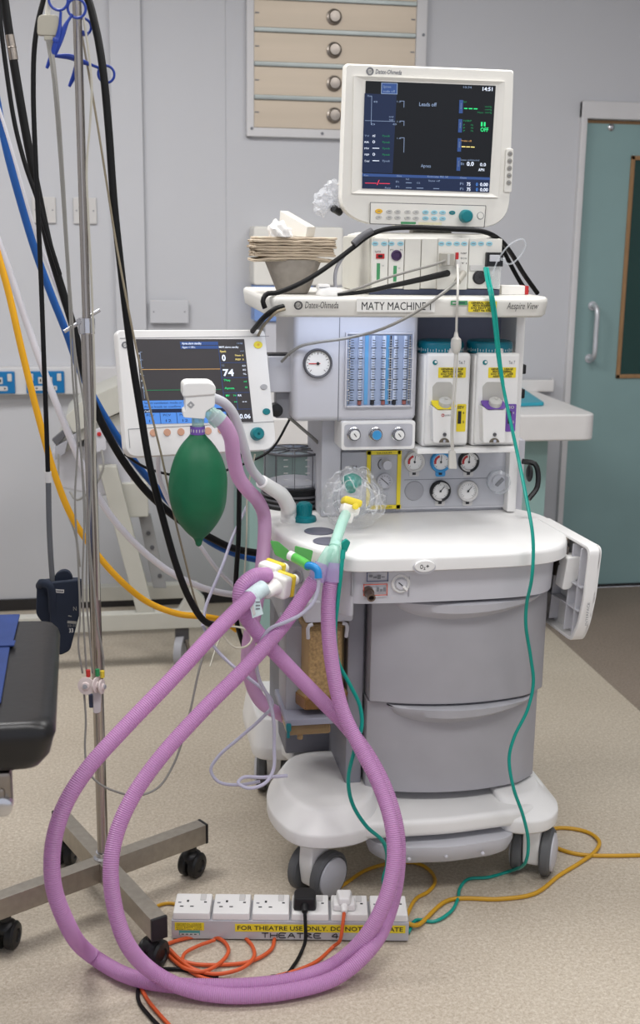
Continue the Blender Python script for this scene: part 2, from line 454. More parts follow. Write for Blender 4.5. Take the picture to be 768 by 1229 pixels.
vp = b.build('vision_frame', d)
b = MB(); b.boxe(vx0+w*.8, vx1-w*.8, DY-.002, DY+.006, vz0+w*.8, vz1-w*.8, GLASSD); b.build('vision_glass', d)
ALUH = mat('handle_aluminium', (206, 208, 212), .35, .55)
h1, h0 = P(711, 367, DY), P(706, 430, DY)
hx = (h1.x+h0.x)/2
b = MB(); b.tube([(hx, DY, h1.z), (hx, DY-.04, h1.z), (hx, DY-.058, h1.z-.02), (hx, DY-.06, (h1.z+h0.z)/2), (hx, DY-.058, h0.z+.02), (hx, DY-.04, h0.z), (hx, DY, h0.z)], .0105, ALUH, 12, .006)
for q in (h1, h0): b.cyl((hx, DY, q.z), (hx, DY-.006, q.z), .019, ALUH)
b.build('handle', d)
b = MB(); s = P(733, 153, DY); b.lathe((s.x, DY+.001, s.z), (0, -1, 0), [(.014, 0), (.014, .006), (.007, .012)], CHROME, 20); b.build('door_stud', d)

# blue double sockets on the trunking
def blue_socket(x0, x1, y0, y1, label):
    A, B, c1, c0 = P(x0, 459, TY), P(x1, 459, TY), P((x0+x1)/2, y0, TY), P((x0+x1)/2, y1, TY)
    cx, cz = (A.x+B.x)/2, (c1.z+c0.z)/2
    t = thing('wall_socket', label, 'socket', (cx, TY, cz), 0, 'blue double sockets')
    b = MB(); b.box((0, -.005, 0), (.148, .01, .088), SOCKB, .004); b.build('faceplate', t, local=True)
    for s in (-1, 1):
        b = MB(); b.box((s*.054, -.012, .02), (.017, .006, .03), WPLATE, .003); b.build('rocker', t, local=True)
        b = MB()
        b.prism(rounded([V((s*.021-.024, -.0105, -.032)), V((s*.021+.024, -.0105, -.032)), V((s*.021+.024, -.0105, -.014)), V((s*.021-.024, -.0105, -.014))], .006), (0, -.002, 0), WPLATE)
        b.box((s*.018, -.0115, .008), (.018, .003, .026), WPLATE, .0012)
        b.box((s*.018, -.0132, .008), (.006, .001, .012), INK)
        b.box((s*.021-.013, -.0127, -.023), (.008, .001, .005), INK); b.box((s*.021+.013, -.0127, -.023), (.008, .001, .005), INK)
        b.build('outlet', t, local=True)
blue_socket(-28, 18, 445, 473, 'blue double socket cut off by the left edge of the photo')
blue_socket(31, 78, 445, 472, 'blue double socket on the trunking behind the yellow and white hoses')
# blank wall plates
def plate(x, y, w, h, label, rocker=True):
    c = P(x, y, WY-.001)
    t = thing('wall_plate', label, 'wall plate', (c.x, WY, c.z))
    b = MB(); b.box((0, -.006, 0), (w, .012, h), WPLATE, .004); b.build('faceplate', t, local=True)
    b = MB()
    for s in (-1, 1): b.cyl((s*w*.36, -.0118, 0), (s*w*.36, -.0128, 0), .003, GINK, seg=12)
    b.build('screw', t, local=True)
    if rocker:
        b = MB(); b.box((0, -.014, 0), (.022, .006, .034), WPLATE, .003); b.build('rocker', t, local=True)
plate(53, 252, .09, .1, 'white switch plate on the wall behind the black hoses')
plate(102, 253, .09, .1, 'white switch plate on the wall behind the chrome drip pole')
c = P(203, 374, WY-.022)
t = thing('wall_plate', 'blank rectangular white cover plate on the wall just above the ventilator screen', 'wall plate', (c.x, WY-.022, c.z))
b = MB(); b.box((0, -.005, 0), (.155, .01, .092), WALLM, .004); b.build('faceplate', t, local=True)
b = MB()
for s in (-1, 1): b.cyl((s*.062, -.0098, 0), (s*.062, -.0108, 0), .003, GINK, seg=12)
b.build('screw', t, local=True)

# stainless ventilation hatch in the wall
HY = WY-.03
hx0, hx1 = P(296, 80, HY).x, P(512, 60, HY).x
hz0 = P(350, 165, HY).z; hz1 = 2.72
ix0, ix1, iz0 = P(305, 80, HY).x, P(499, 60, HY).x, P(350, 154, HY).z
t = thing('wall_hatch', 'white framed wall hatch with stacked stainless steel panels behind the big monitor', 'wall hatch', (hx0, WY, hz0))
b = MB(); fw = ix0-hx0
b.boxe(hx0, ix0, HY, WY, hz0, hz1, TRIMM, .004); b.boxe(ix1, hx1, HY, WY, hz0, hz1, TRIMM, .004); b.boxe(hx0, hx1, HY+.0005, WY, hz0, iz0, TRIMM, .004); b.boxe(hx0, hx1, HY+.0005, WY, hz1-.05, hz1, TRIMM, .004)
for x, z in ((hx0+.02, hz0+.03), (hx0+.3, hz0+.018), (hx1-.015, hz0+.4)): b.cyl((x, HY, z), (x, HY-.002, z), .006, GINK, seg=12)
b.build('frame', t)
STEELP = mat('hatch_steel', (186, 173, 156), .45, .55, var=.05, vscale=3, bump=.05, bscale=500, stretch=(.3, 1, 6))
zs = [P(352, y, HY).z for y in (154, 117, 77, 36, -3)]
zs.append(zs[-1]+(zs[-1]-zs[-2]))
for i in range(5):
    z0, z1 = zs[i], min(zs[i+1], hz1-.05)
    if z1-z0 < .05: continue
    b = MB(); b.boxe(ix0, ix1, HY+.008, HY+.02, z0+.001, z1-.001, STEELP, .001)
    for s in (ix0+.012, ix1-.012): b.boxe(s-.008, s+.008, HY+.005, HY+.008, (z0+z1)/2-.002, (z0+z1)/2+.002, GINK)
    pn = b.build('steel_panel', t)
    if i:
        b = MB(); b.boxe(ix0, ix1, HY-.002, HY+.01, z0-.011, z0+.007, mat('hatch_rail', (146, 152, 150), .35, .6), .003); b.build('rail', t)
    kx, kz = P(402, 90, HY).x-.002*i, (z0+z1)/2-.004
    b = MB(); b.lathe((kx, HY+.008, kz), (0, -1, 0), [(.03, 0), (.03, .006), (.022, .01), (.024, .022), (.02, .028), (.006, .029)], STEEL, 24); b.build('knob', pn)

# white worktop behind the machine on the right, cupboard under it
t = thing('worktop', 'white worktop with rounded lip against the back wall right of the machine', 'worktop', (1.3, 4.6, .8))
b = MB()
cz = .9
A, Bc, Cc = G(717, 497, cz), G(620, 501, cz), G(697, 486, cz)
zt0 = P(700, 529, A.y).z; wx0 = P(294, 515, A.y).x; kx0 = P(298, 600, A.y+.12).x
pts = rounded([V((wx0, A.y, cz)), V((A.x, A.y, cz)), V((A.x, WY-.027, cz)), V((wx0, WY-.027, cz))], [.02, .05, .01, .01])
b.prism(pts, (0, 0, zt0-cz), COUNTER, .012, 3); b.build('top', t)
b = MB(); b.boxe(wx0, DX0-.075, WY-.045, WY-.026, cz-.001, cz+.05, COUNTER, .005); b.build('upstand', t)
t = thing('base_cupboard', 'pale green cupboard standing under the white worktop', 'cupboard', (1.2, 4.6, 0))
cy = A.y+.12; cx1 = P(657, 560, cy).x
TEALP = mat('cupboard_green', (148, 178, 174), .5, var=.02)
b = MB(); b.boxe(kx0, cx1, cy+.02, WY-.03, .02, zt0-.001, TEALP, .003); b.build('carcass', t)
for i in range(3):
    x0 = kx0+(cx1-kx0)/3*i
    b = MB(); b.boxe(x0+.003, x0+(cx1-kx0)/3-.003, cy, cy+.019, .06, zt0-.006, TEALP, .002); b.build('door', t)
b = MB(); b.boxe(kx0, cx1, cy+.03, cy+.05, 0, .06, BASEB); b.build('plinth', t)
b = MB(); u = G(622, 488, cz+.003); v = G(652, 487, cz+.003)
q = [G(x, y, cz+.0015) for x, y in ((622, 488), (653, 487), (625, 468), (620, 468))]
b.prism(rounded(q, .01), (0, 0, .014), TRAY, .003)
tag(b.build('plastic_tray'), 'turquoise plastic tray lying on the white worktop', 'tray')

# soap and towel dispenser on the wall behind the shelf
DYY = WY-.14
t = thing('soap_dispenser', 'white wall dispenser with blue translucent lower half behind the paper bowl', 'dispenser', P(350, 385, WY-.02))
b = MB(); b.rpx(304, 272, 412, 343, DYY, .14, OFFW, .015, .01); b.build('housing', t)
b = MB(); b.rpx(305, 343, 376, 386, DYY+.004, .114, BLUEL, .008, .008); b.build('tank', t)
b = MB(); b.rpx(318, 386, 342, 424, DYY+.02, .09, LGREY, .006, .006); b.build('nozzle', t)
# ------------------------------------------------------------------ anaesthetic machine
MAC = thing('anaesthetic_machine', 'large white and grey wheeled anaesthetic machine with two drawers, gauges and top shelf', 'anaesthetic machine', (.7, 2.85, 0))
def plan(pts, z, r=0, n=5):
    q = [V((x, y, z)) for x, y in pts]
    return rounded(q, r, n) if r else q
def sc(r, fx, fy, z, sh=(0, 0)):
    c = sum(r, V((0, 0, 0)))/len(r)
    return [V((c.x+sh[0]+(p.x-c.x)*fx, c.y+sh[1]+(p.y-c.y)*fy, z)) for p in r]
# base: plate, three lobes over the castors
b = MB()
b.prism(plan([(.42, 2.54), (.55, 2.493), (.76, 2.487), (.98, 2.512), (1.055, 2.62), (1.05, 3.2), (.38, 3.2), (.38, 3.03), (.44, 2.96), (.44, 2.82), (.38, 2.74), (.38, 2.62)], .158, .04), (0, 0, .044), WHITE, .014, 3)
def lobe(pts, r, z0, zt, shift, inset=.8):
    q = plan(pts, z0, r, 7)
    b.loft([sc(q, .965, .965, z0), sc(q, .995, .995, z0+.006), sc(q, 1, 1, z0+.03), sc(q, .985, .985, z0+.038), sc(q, inset+.03, inset+.03, zt-.008, shift), sc(q, inset, inset, zt-.002, shift), sc(q, inset-.08, inset-.08, zt, shift)], WHITE)
lobe([(.345, 2.6), (.40, 2.47), (.56, 2.475), (.62, 2.58), (.61, 2.86), (.42, 2.86), (.352, 2.74)], .08, .153, .236, (.012, .012), .82)
lobe([(.9, 2.52), (.95, 2.49), (1.02, 2.5), (1.068, 2.56), (1.062, 3.0), (.92, 3.0)], .05, .14, .218, (-.02, .01), .74)
lobe([(.352, 2.98), (.5, 2.96), (.55, 3.0), (.55, 3.3), (.352, 3.3)], .05, .15, .262, (0, .01), .86)
b.build('base', MAC, smooth=50)
b = MB()
q0 = plan([(.56, 2.57), (.60, 2.482), (.76, 2.462), (.92, 2.487), (.95, 2.57)], .142, .04)
b.loft([q0, sc(q0, 1, 1, .125), sc(q0, .95, .85, .1, (0, .006)), sc(q0, .85, .7, .09, (0, .01))], LGREY)
for i in range(3): b.sphere((.66+.09*i, 2.469, .116), .005, LGREY)
b.build('foot_bar', MAC)
# castors: fork hood, two wheels with grey tyres
def castor(x, y, a, h=.165):
    q = Matrix.Rotation(a, 4, 'Z'); T = Matrix.Translation((x, y, 0)) @ q
    b = MB()
    pts = rounded([V((0, -.03, .165)), V((0, .045, .165)), V((0, .03, .1)), V((0, .03, .045)), V((0, -.025, .03)), V((0, -.035, .09))], .014)
    b.prism([p-V((.021, 0, 0)) for p in pts], (.042, 0, 0), WHITE, .006, mtx=T)
    cst = b.build('castor', MAC)
    for s in (-1, 1):
        b = MB(); b.lathe((s*.0225, .012, .06), (s, 0, 0), [(.03, 0), (.056, 0), (.06, .004), (.06, .02), (.054, .026), (.05, .026), (.049, .022)], TYRE, 32)
        bmesh.ops.transform(b.bm, matrix=T, verts=b.bm.verts); b.build('tyre', cst)
        b = MB(); b.lathe((s*.0225, .012, .06), (s, 0, 0), [(.01, .02), (.0492, .02), (.047, .029), (.03, .034), (.0, .035)], LGREY, 32)
        bmesh.ops.transform(b.bm, matrix=T, verts=b.bm.verts); b.build('wheel_disc', cst)
castor(.446, 2.54, math.radians(-50)); castor(1.0, 2.56, math.radians(-30)); castor(.425, 3.1, math.radians(-10)); castor(1.0, 3.12, math.radians(15))
# lower cabinet
b = MB()
b.boxe(.56, 1.015, 2.67, 3.18, .2, .75, MGREY, .012)
b.boxe(.537, .578, 2.64, 3.18, .2, .75, mat('side_post_grey', (134, 134, 142), .5), .006)
b.boxe(P(343, 800, 2.86).x, .56, 2.86, 3.18, .22, .75, mat('recess_grey', (112, 112, 120), .55), .006)
b.boxe(.396, .47, 2.74, 3.1, .60, .82, MGREY, .012)
b.build('cabinet', MAC)
def fy(x, off=0):                               # bowed drawer front
    t = (x-.80)/.215
    return 2.558+.045*t*t+(.09*max(0, t-.8)**1.0)+off
def drawer(z0, z1, off, x0, x1):
    n = 26; rings = []; q = []
    xs = [x0+(x1-x0)*i/n for i in range(n+1)]
    front = [V((x, fy(x, off), 0)) for x in xs]
    back = [V((x1, 2.70, 0)), V((x0, 2.70, 0))]
    q = front+back
    def at(z, dz=0): return [V((p.x, p.y, z)) for p in q]
    b = MB(); b.loft([at(z0), at(z1)], DRAWER, bevel=.004); d = b.build('drawer', MAC, smooth=30)
    # crescent pull along the top edge
    b = MB(); rings = []
    for i in range(25):
        t = i/24; x = x0+.045+(x1-x0-.062)*t; h = .004+.058*(math.sin(PI*t)**.5)*(1-.5*t); o = .004+.028*math.sin(PI*t)**.5
        yf = fy(x, off)
        rings.append([V((x, yf+.004, z1-.002)), V((x, yf-o*.75, z1-.002)), V((x, yf-o, z1-.006)), V((x, yf-o*.9, z1-h*.55)), V((x, yf-.0, z1-h)), V((x, yf+.004, z1-h))])
    b.loft(rings, HANDLE if z1 > .6 else mat('lower_handle_shaded', (174, 174, 179), .48)); b.build('handle', d)  # lower pull is darker: shadow of its recess put into the colour
drawer(.462, .724, 0, .585, 1.028); drawer(.226, .458, .016, .583, 1.02)
# worktop and its apron
TP = [(.50, 2.502), (.70, 2.492), (.94, 2.502), (1.035, 2.545), (1.088, 2.68), (1.092, 2.86), (1.02, 2.96), (1.02, 3.1), (.39, 3.1), (.372, 2.95), (.375, 2.74), (.425, 2.62)]
TR = [.05, .2, .1, .06, .1, .05, .05, .02, .02, .05, .1, .08]
b = MB()
q = plan(TP, .85, TR, 6)
def off(q, d, z):
    n = len(q); r = []
    for i in range(n):
        tg = (q[(i+1) % n]-q[i-1]); tg.z = 0
        nn = V((-tg.y, tg.x, 0)).normalized() if tg.length > 1e-6 else V((0, 0, 0))
        r.append(V((q[i].x+nn.x*d, q[i].y+nn.y*d, z)))
    return r
def dedupe(q):
    r = []
    for p in q:
        if not r or (p-r[-1]).length > .004: r.append(p)
    return r
q = dedupe(q)
b.loft([off(q, .006, .812), off(q, 0, .815), off(q, 0, .838), off(q, .004, .847), off(q, .012, .85)], WHITE)
b.build('work_surface', MAC, smooth=50)
b = MB(); b.loft([off(q, .05, .7265), off(q, .032, .73), off(q, .028, .813)], LGREY); ap = b.build('apron', MAC, smooth=50)
AY = 2.527
# things on the apron front
b = MB(); b.rpx(422, 680, 424, 716, AY-.001, .01, MGREY); b.rpx(490.5, 682, 491.5, 716, AY-.003, .012, MGREY)
b.build('seam', ap)
b = MB()
c = P(510, 680, 2.488)
b.prism([c+V((.026*math.cos(a), .004, .0155*math.sin(a)-.003)) for a in [2*PI*i/32 for i in range(32)]], (0, .03, 0), LGREY)
b.prism([c+V((.0235*math.cos(a), 0, .0135*math.sin(a))) for a in [2*PI*i/32 for i in range(32)]], (0, .025, 0), WHITE, .002)
b.text('O', c+V((-.0115, -.0006, -.005)), (1, 0, 0), (0, 0, 1), INK, h=.010, w=.007, bold=.02); b.text('2', c+V((-.003, -.0006, -.007)), (1, 0, 0), (0, 0, 1), INK, h=.006, bold=.02); b.text('+', c+V((.0025, -.0006, -.004)), (1, 0, 0), (0, 0, 1), INK, h=.008, bold=.02)
b.build('oxygen_flush_button', MAC)
def frame_px(b, x0, y0, x1, y1, Y, w, m, d=.0006):
    b.rpx(x0, y0, x1, y0+w, Y, d, m); b.rpx(x0, y1-w, x1, y1, Y, d, m); b.rpx(x0, y0, x0+w, y1, Y, d, m); b.rpx(x1-w, y0, x1, y1, Y, d, m)
b = MB(); frame_px(b, 440, 686, 466, 698, AY-.004, 1, mat('diagram_blue', (70, 84, 120), .5)); frame_px(b, 436, 701, 465, 715, AY-.004, 1, mat('diagram_red', (206, 92, 72), .5))
for k in range(4): b.rpx(443+5*k, 690+k % 2*2, 447+5*k, 693+k % 3, AY-.004, .0005, GINK)
for k in range(3): b.rpx(452+4*k, 705+k % 2*2, 455+4*k, 710, AY-.004, .0005, GINK)
b.build('diagram', ap)
c = P(442, 709, AY)
b = MB(); b.lathe(c+V((0, .01, 0)), (0, -1, -.15), [(.012, 0), (.012, .02), (.0095, .02), (.0095, .045), (.006, .045), (.006, .03), (0, .03)], mat('port_bronze', (110, 96, 88), .35, .7), 20)
b.build('gas_outlet', MAC)
c = P(480.5, 700, AY)
b = MB(); b.lathe(c+V((0, .006, 0)), (0, -1, 0), [(.022, 0), (.022, .01), (.019, .013), (.016, .010)], WHITE, 28); b.lathe(c+V((0, .004, 0)), (0, -1, 0), [(.0155, 0), (.0155, .008), (.012, .014)], LGREY, 24)
b.box(c+V((-.002, -.011, .001)), (.012, .001, .002), INK, rot=Matrix.Rotation(.7, 3, 'Y')); b.box(c+V((.009, -.010, -.009)), (.014, .004, .006), WHITE, .001, rot=Matrix.Rotation(.8, 3, 'Y'))
b.build('selector_dial', MAC)
# left breathing block under the wing with hose ports
b = MB()
w = [(.392, 2.93), (.392, 2.76), (.435, 2.645), (.515, 2.535), (.53, 2.535), (.53, 2.93)]
b.prism(plan(w, .70, .02), (0, 0, .112), LGREY, .006)
bb = b.build('breathing_block', MAC)
fd = V((.515-.435, 2.535-2.645, 0)).normalized(); fn = V((fd.y, -fd.x, 0)) * (1 if V((fd.y, -fd.x, 0)).y < 0 else -1)
def on_diag(px, py):
    o = V((.435, 2.645, 0)); dd = ray(px, py); t = (o-CP).dot(fn)/dd.dot(fn); return CP+dd*t
for px, py, r in ((357, 692, .017), (362, 714, .018), (338, 680, .014)):
    c = on_diag(px, py); b = MB(); b.lathe(c-fn*.004, fn, [(r, 0), (r, .006), (r*.8, .006), (r*.7, .002), (0, .001)], MGREY, 24); b.build('hose_port', bb)
# absorber below
b = MB()
b.rpx(366, 722, 424, 747, 2.60, .16, LGREY, .008, .004); b.rpx(343, 752, 368, 867, 2.66, .12, MGREY, .008, .004)
b.rpx(343, 862, 420, 870, 2.60, .2, mat('absorber_rim', (150, 152, 166), .5), .004, .003)
ab = b.build('absorber_bracket', MAC)
c = P(388, 800, 2.645)
zt, zb = P(388, 752, 2.6).z, P(388, 862, 2.6).z
b = MB()
rr = [(.040, -.035), (-.040, -.035), (-.052, 0), (-.052, .03), (-.02, .06), (.02, .06), (.052, .03), (.052, 0)]
q1 = [V((c.x+x, 2.655+y, 0)) for x, y in rr]
zm = zb+.05
def zz(q, z, f=1): return [V((c.x+(p.x-c.x)*f, 2.665+(p.y-2.665)*f, z)) for p in q]
b.loft([zz(q1, zb+.012, .9), zz(q1, zb+.02, 1.12), zz(q1, zm-.006, 1.2), zz(q1, zm, 1.16), zz(q1, zm+.004, 1.0), zz(q1, zt-.012, .98), zz(q1, zt-.01, 1.06), zz(q1, zt, 1.06)], BROWNC)
ac = b.build('absorber_canister', MAC, smooth=25)
GRAN = mat('soda_lime_granules', (218, 198, 158), .8, var=.5, vscale=170, bump=.6, bscale=260)
b = MB(); b.loft([zz(q1, zb+.014, 1.0), zz(q1, zb+.02, 1.24), zz(q1, zm-.004, 1.24), zz(q1, zm-.002, 1.0)], clear('dark_amber', (150, 108, 62), .5, .14, .5)); b.build('base_ring', ac)
b = MB(); b.loft([zz(q1, zb+.03, .9), zz(q1, zt-.02, .9)], GRAN); b.build('granules', ac)
b = MB()
for s in (-1, 1): b.tube([(c.x+s*.045, 2.60, zt-.028), (c.x+s*.045, 2.596, zt+.004), (c.x+s*.035, 2.596, zt+.008)], .0045, LGREY, 8)
b.build('latch', ac)
b = MB(); b.rpx(344, 870, 397, 882, 2.61, .12, BROWNC, .008, .004); b.build('drip_tray', MAC)
b = MB(); cc = P(346, 872, 2.605); b.box(cc, (.012, .02, .02), TEAL, .003); b.cyl(cc-V((0, 0, .01)), cc-V((0, 0, .028)), .004, TEAL); cc = P(360, 884, 2.62); b.cyl(cc+V((0, 0, .006)), cc-V((0, 0, .005)), .007, BROWNC); b.build('drain_valve', MAC)
b = MB(); b.rpx(417, 772, 437, 797, 2.66, .03, LGREY, .004, .004); b.build('latch_block', MAC)
# knobs and lids on the wing
c = G(365, 625, .85)
b = MB(); b.lathe(c, (0, 0, 1), [(.030, 0), (.031, .004), (.029, .011), (.02, .015), (.0185, .02), (.0165, .043), (.014, .047), (0, .048)], TEAL, 32)
for k in range(14):
    a = 2*PI*k/14; b.box(c+V((.0185*math.cos(a), .0185*math.sin(a), .03)), (.003, .003, .024), TEAL, .001, Matrix.Rotation(a, 3, 'Z'))
b.build('pressure_valve_knob', MAC)
for px, py, rx in ((383, 638, .036), (394, 650, .036)):
    c = G(px, py, .8502); b = MB(); b.lathe(c, (0, 0, 1), [(rx, 0), (rx, .002), (rx*.9, .003), (rx*.88, .0022), (0, .0022)], mat('lid_grey', (104, 104, 118), .3, var=.05), 36); b.build('wing_lid', MAC)
# bellows canister behind the wing
c = G(352, 606, .849)
zt = P(352, 541, c.y-.02).z
b = MB(); b.lathe(c, (0, 0, 1), [(.084, 0), (.084, .03), (.08, .034), (.08, .05), (.084, .052), (.084, .056)], BLACK, 40)
for k in range(3): b.ring(c+V((0, 0, .012+.012*k)), (0, 0, 1), .084, .003, DGREY, 40)
bw = b.build('bellows_base', MAC)
b = MB(); b.lathe(c+V((0, 0, .05)), (0, 0, 1), [(.079, 0), (.079, zt-.85-.055), (.074, zt-.85-.05), (.0, zt-.85-.05)], SMOKE, 44, cap=False)
for k in range(10):
    a = 2*PI*k/10+.2; b.box(c+V((.079*math.cos(a), .079*math.sin(a), .05+(zt-.9)/2)), (.002, .0015, zt-.9), DGREY, 0, Matrix.Rotation(a, 3, 'Z'))
    b.tube([c+V((.076*math.cos(a), .076*math.sin(a), zt-.85)), c+V((.02*math.cos(a), .02*math.sin(a), zt-.848))], .0016, DGREY, 6)
b.ring(c+V((0, 0, zt-.852)), (0, 0, 1), .078, .0035, DGREY, 44); b.ring(c+V((0, 0, zt-.85)), (0, 0, 1), .02, .003, DGREY, 24)
b.build('bellows_housing', bw)
b = MB(); b.lathe(c+V((0, 0, .054)), (0, 0, 1), [(.066, 0), (.072, .006), (.07, .012), (.05, .018), (0, .02)], LGREY, 36); b.build('bellows_disc', bw)
for sx in (343, 369):
    b = MB()
    for k in range(5): b.box(P(sx, 552+8*k, c.y-.0812), (.011, .001, .002), WPLATE)
    b.build('scale_marks', bw)

# upper body
UY, GY = 2.80, 2.91
b = MB()
b.rpx(390, 530, 628, 640, GY+.004, .27, LGREY, 0, .004)                       # lower column
X0, X1 = P(352, 450, UY).x, P(501, 450, UY).x
zB, zS = P(400, 506, UY).z, 1.366
b.boxe(X0, X1, UY, 3.12, zB, zS, LGREY, .014, 3)                              # flow body
b.boxe(P(386, 520, UY+.08).x, P(410, 520, UY+.08).x, UY+.08, 3.1, .85, zB+.02, LGREY, .006); b.boxe(P(386, 520, UY+.08).x+.006, X1, UY+.084, 3.1, P(400, 541, UY+.06).z, zB+.02, LGREY, .006)
xr0, xr1 = P(616.5, 450, UY+.07).x, P(628, 450, UY+.07).x
b.boxe(xr0, xr1, UY+.07, 3.12, .852, zS, WHITE, .006)                          # right post
b.boxe(X1-.01, xr0+.01, 2.99, 3.12, .86, zS, mat('bay_grey', (140, 144, 166), .5), .004)
zl = P(560, 537, 2.77).z
b.boxe(X1-.004, P(622, 537, 2.765).x, 2.765, 2.885, zl-.014, zl, WHITE, .004); b.boxe(X1-.004, xr0+.005, 2.875, 3.0, zl-.014, zl, WHITE, .004)
b.boxe(X1-.02, xr0+.005, 2.90, 3.0, .86, zl-.01, LGREY)
ub = b.build('upper_body', MAC)
b = MB(); b.rpx(406.2, 381, 407.2, 506, UY-.0006, .002, GINK); b.build('seam', ub)
# flow meter window: recessed lit panel with tubes and scales behind a raised frame
b = MB()
fx0, fx1, fz1, fz0 = P(416, 440, UY).x, P(493, 440, UY).x, P(455, 401, UY).z, P(455, 486, UY).z
FB = mat('flow_panel', (152, 166, 192), .4, var=.05, vscale=25)
b.boxe(fx0, fx1, UY-.003, UY-.001, fz0, fz1, FB)
bw_ = .005
for x0, x1, z0, z1 in ((fx0-bw_, fx0, fz0-bw_, fz1+bw_), (fx1, fx1+bw_, fz0-bw_, fz1+bw_), (fx0, fx1, fz1, fz1+bw_), (fx0, fx1, fz0-bw_, fz0)): b.boxe(x0, x1, UY-.009, UY+.001, z0, z1, LGREY, .002)
fp = b.build('flow_meter_panel', MAC)
FW_ = fx1-fx0
TUBEG = mat('flow_tube_glass', (205, 216, 236), .15, var=.05, vscale=60)
FBLUE = mat('flow_blue', (96, 158, 206), .35)
for k, u in enumerate((.20, .40, .57, .74, .90)):
    x = fx0+FW_*u; b = MB(); b.cyl((x, UY-.005, fz0+.006), (x, UY-.005, fz1-.003), .0045, TUBEG, seg=12)
    b.cyl((x, UY-.005, fz0+.002), (x, UY-.005, fz0+.012), .005, (mat('flow_red', (150, 90, 84), .5) if k % 2 == 0 else INK), seg=12); b.build('flow_tube', fp)
b = MB()
for u in (.30, .62): b.boxe(fx0+FW_*(u-.028), fx0+FW_*(u+.028), UY-.0045, UY-.003, fz0+.002, fz1-.002, FBLUE)
for u, m, w in ((.03, DGREY, .012), (.07, WPLATE, .03), (.20, WPLATE, .05), (.40, WPLATE, .05), (.55, WPLATE, .05), (.665, BLACK, .02), (.75, WPLATE, .05), (.90, WPLATE, .04), (.965, DGREY, .02)):
    b.boxe(fx0+FW_*(u-w/2), fx0+FW_*(u+w/2), UY-.0098, UY-.009, fz0+.003, fz1-.003, m) if w < .03 else None
    n = 24
    for i in range(n):
        z = fz0+.012+(fz1-fz0-.02)*i/n; L = .012 if i % 4 == 0 else .007
        b.boxe(fx0+FW_*u-L/2, fx0+FW_*u+L/2, UY-.0108, UY-.0100, z, z+(.0022 if i % 4 == 0 else .0012), (WPLATE if m in (BLACK, DGREY) else INK))
b.build('flow_scale', fp)
def gauge(name, px, py, r_px, Y, rim, face, parent, needle=2.2, red=False, rimw=.2):
    c = P(px, py, Y); r = (P(px+r_px, py, Y)-c).length
    b = MB(); b.lathe(c, (0, -1, 0), [(r, -.002), (r, .006), (r*.93, .010), (r*(1-rimw), .008), (r*(1-rimw), .004)], rim, 32)
    o = b.build(name, parent)
    b = MB(); ri = r*(1-rimw); b.lathe(c, (0, -1, 0), [(ri, .002), (ri, .005), (0, .005)], face, 32)
    for k in range(17):
        a = math.radians(225-270*k/16); L = ri*(.2 if k % 4 == 0 else .1)
        b.box(c+V((math.cos(a)*(ri*.92-L/2), -.0055, math.sin(a)*(ri*.92-L/2))), (L, .0006, ri*.035), INK, rot=Matrix.Rotation(-a, 3, 'Y'))
    if red: b.prism([c+V((math.cos(a)*ri*f, -.0054, math.sin(a)*ri*f)) for f, rg in ((.88, range(0, 9)), (.6, range(8, -1, -1))) for a in [math.radians(200-12*k) for k in rg]], (0, -.0004, 0), RED)
    b.build('dial', o)
    b = MB(); a = needle; b.box(c+V((math.cos(a)*ri*.28, -.0068, math.sin(a)*ri*.28)), (ri*.95, .0006, ri*.07), (RED if rim == DGREY else INK), rot=Matrix.Rotation(-a, 3, 'Y')); b.cyl(c+V((0, -.005, 0)), c+V((0, -.008, 0)), ri*.12, INK, seg=12); b.build('needle', o)
    return o
gauge('airway_gauge', 381, 436, 17.5, UY-.001, DGREY, WHITE, MAC, PI, rimw=.17)
# flow control knobs in their rounded tray
b = MB(); b.rpx(409.5, 505.5, 498.5, 540, UY-.012, .1, WHITE, .008, .004); kp = b.build('control_panel', MAC)
b = MB(); b.rpx(413, 509, 495, 536, UY-.0125, .002, mat('panel_recess', (186, 186, 192), .5), .008); b.build('panel_inset', kp)
KB = mat('knob_blue', (56, 146, 204), .4)
for px, m, t in ((424, WHITE, ''), (450, KB, ''), (477, WHITE, '')):
    c = P(px, 520.5, UY-.012); b = MB()
    b.lathe(c, (0, -1, 0), [(.0165, 0), (.0165, .004), (.0145, .005), (.0135, .02), (.012, .022), (.0, .022)], CHROME, 28)
    b.lathe(c+V((0, -.022, 0)), (0, -1, 0), [(.0115, 0), (.011, .0015), (0, .0016)], m, 24)
    for k in range(20):
        a = 2*PI*k/20; b.box(c+V((.0138*math.cos(a), -.013, .0138*math.sin(a))), (.002, .014, .002), DGREY)
    if m is WHITE: b.box(c+V((0, -.0240, 0)), (.010, .0006, .0022), INK, rot=Matrix.Rotation(.9, 3, 'Y'))
    b.build('flow_knob', kp)
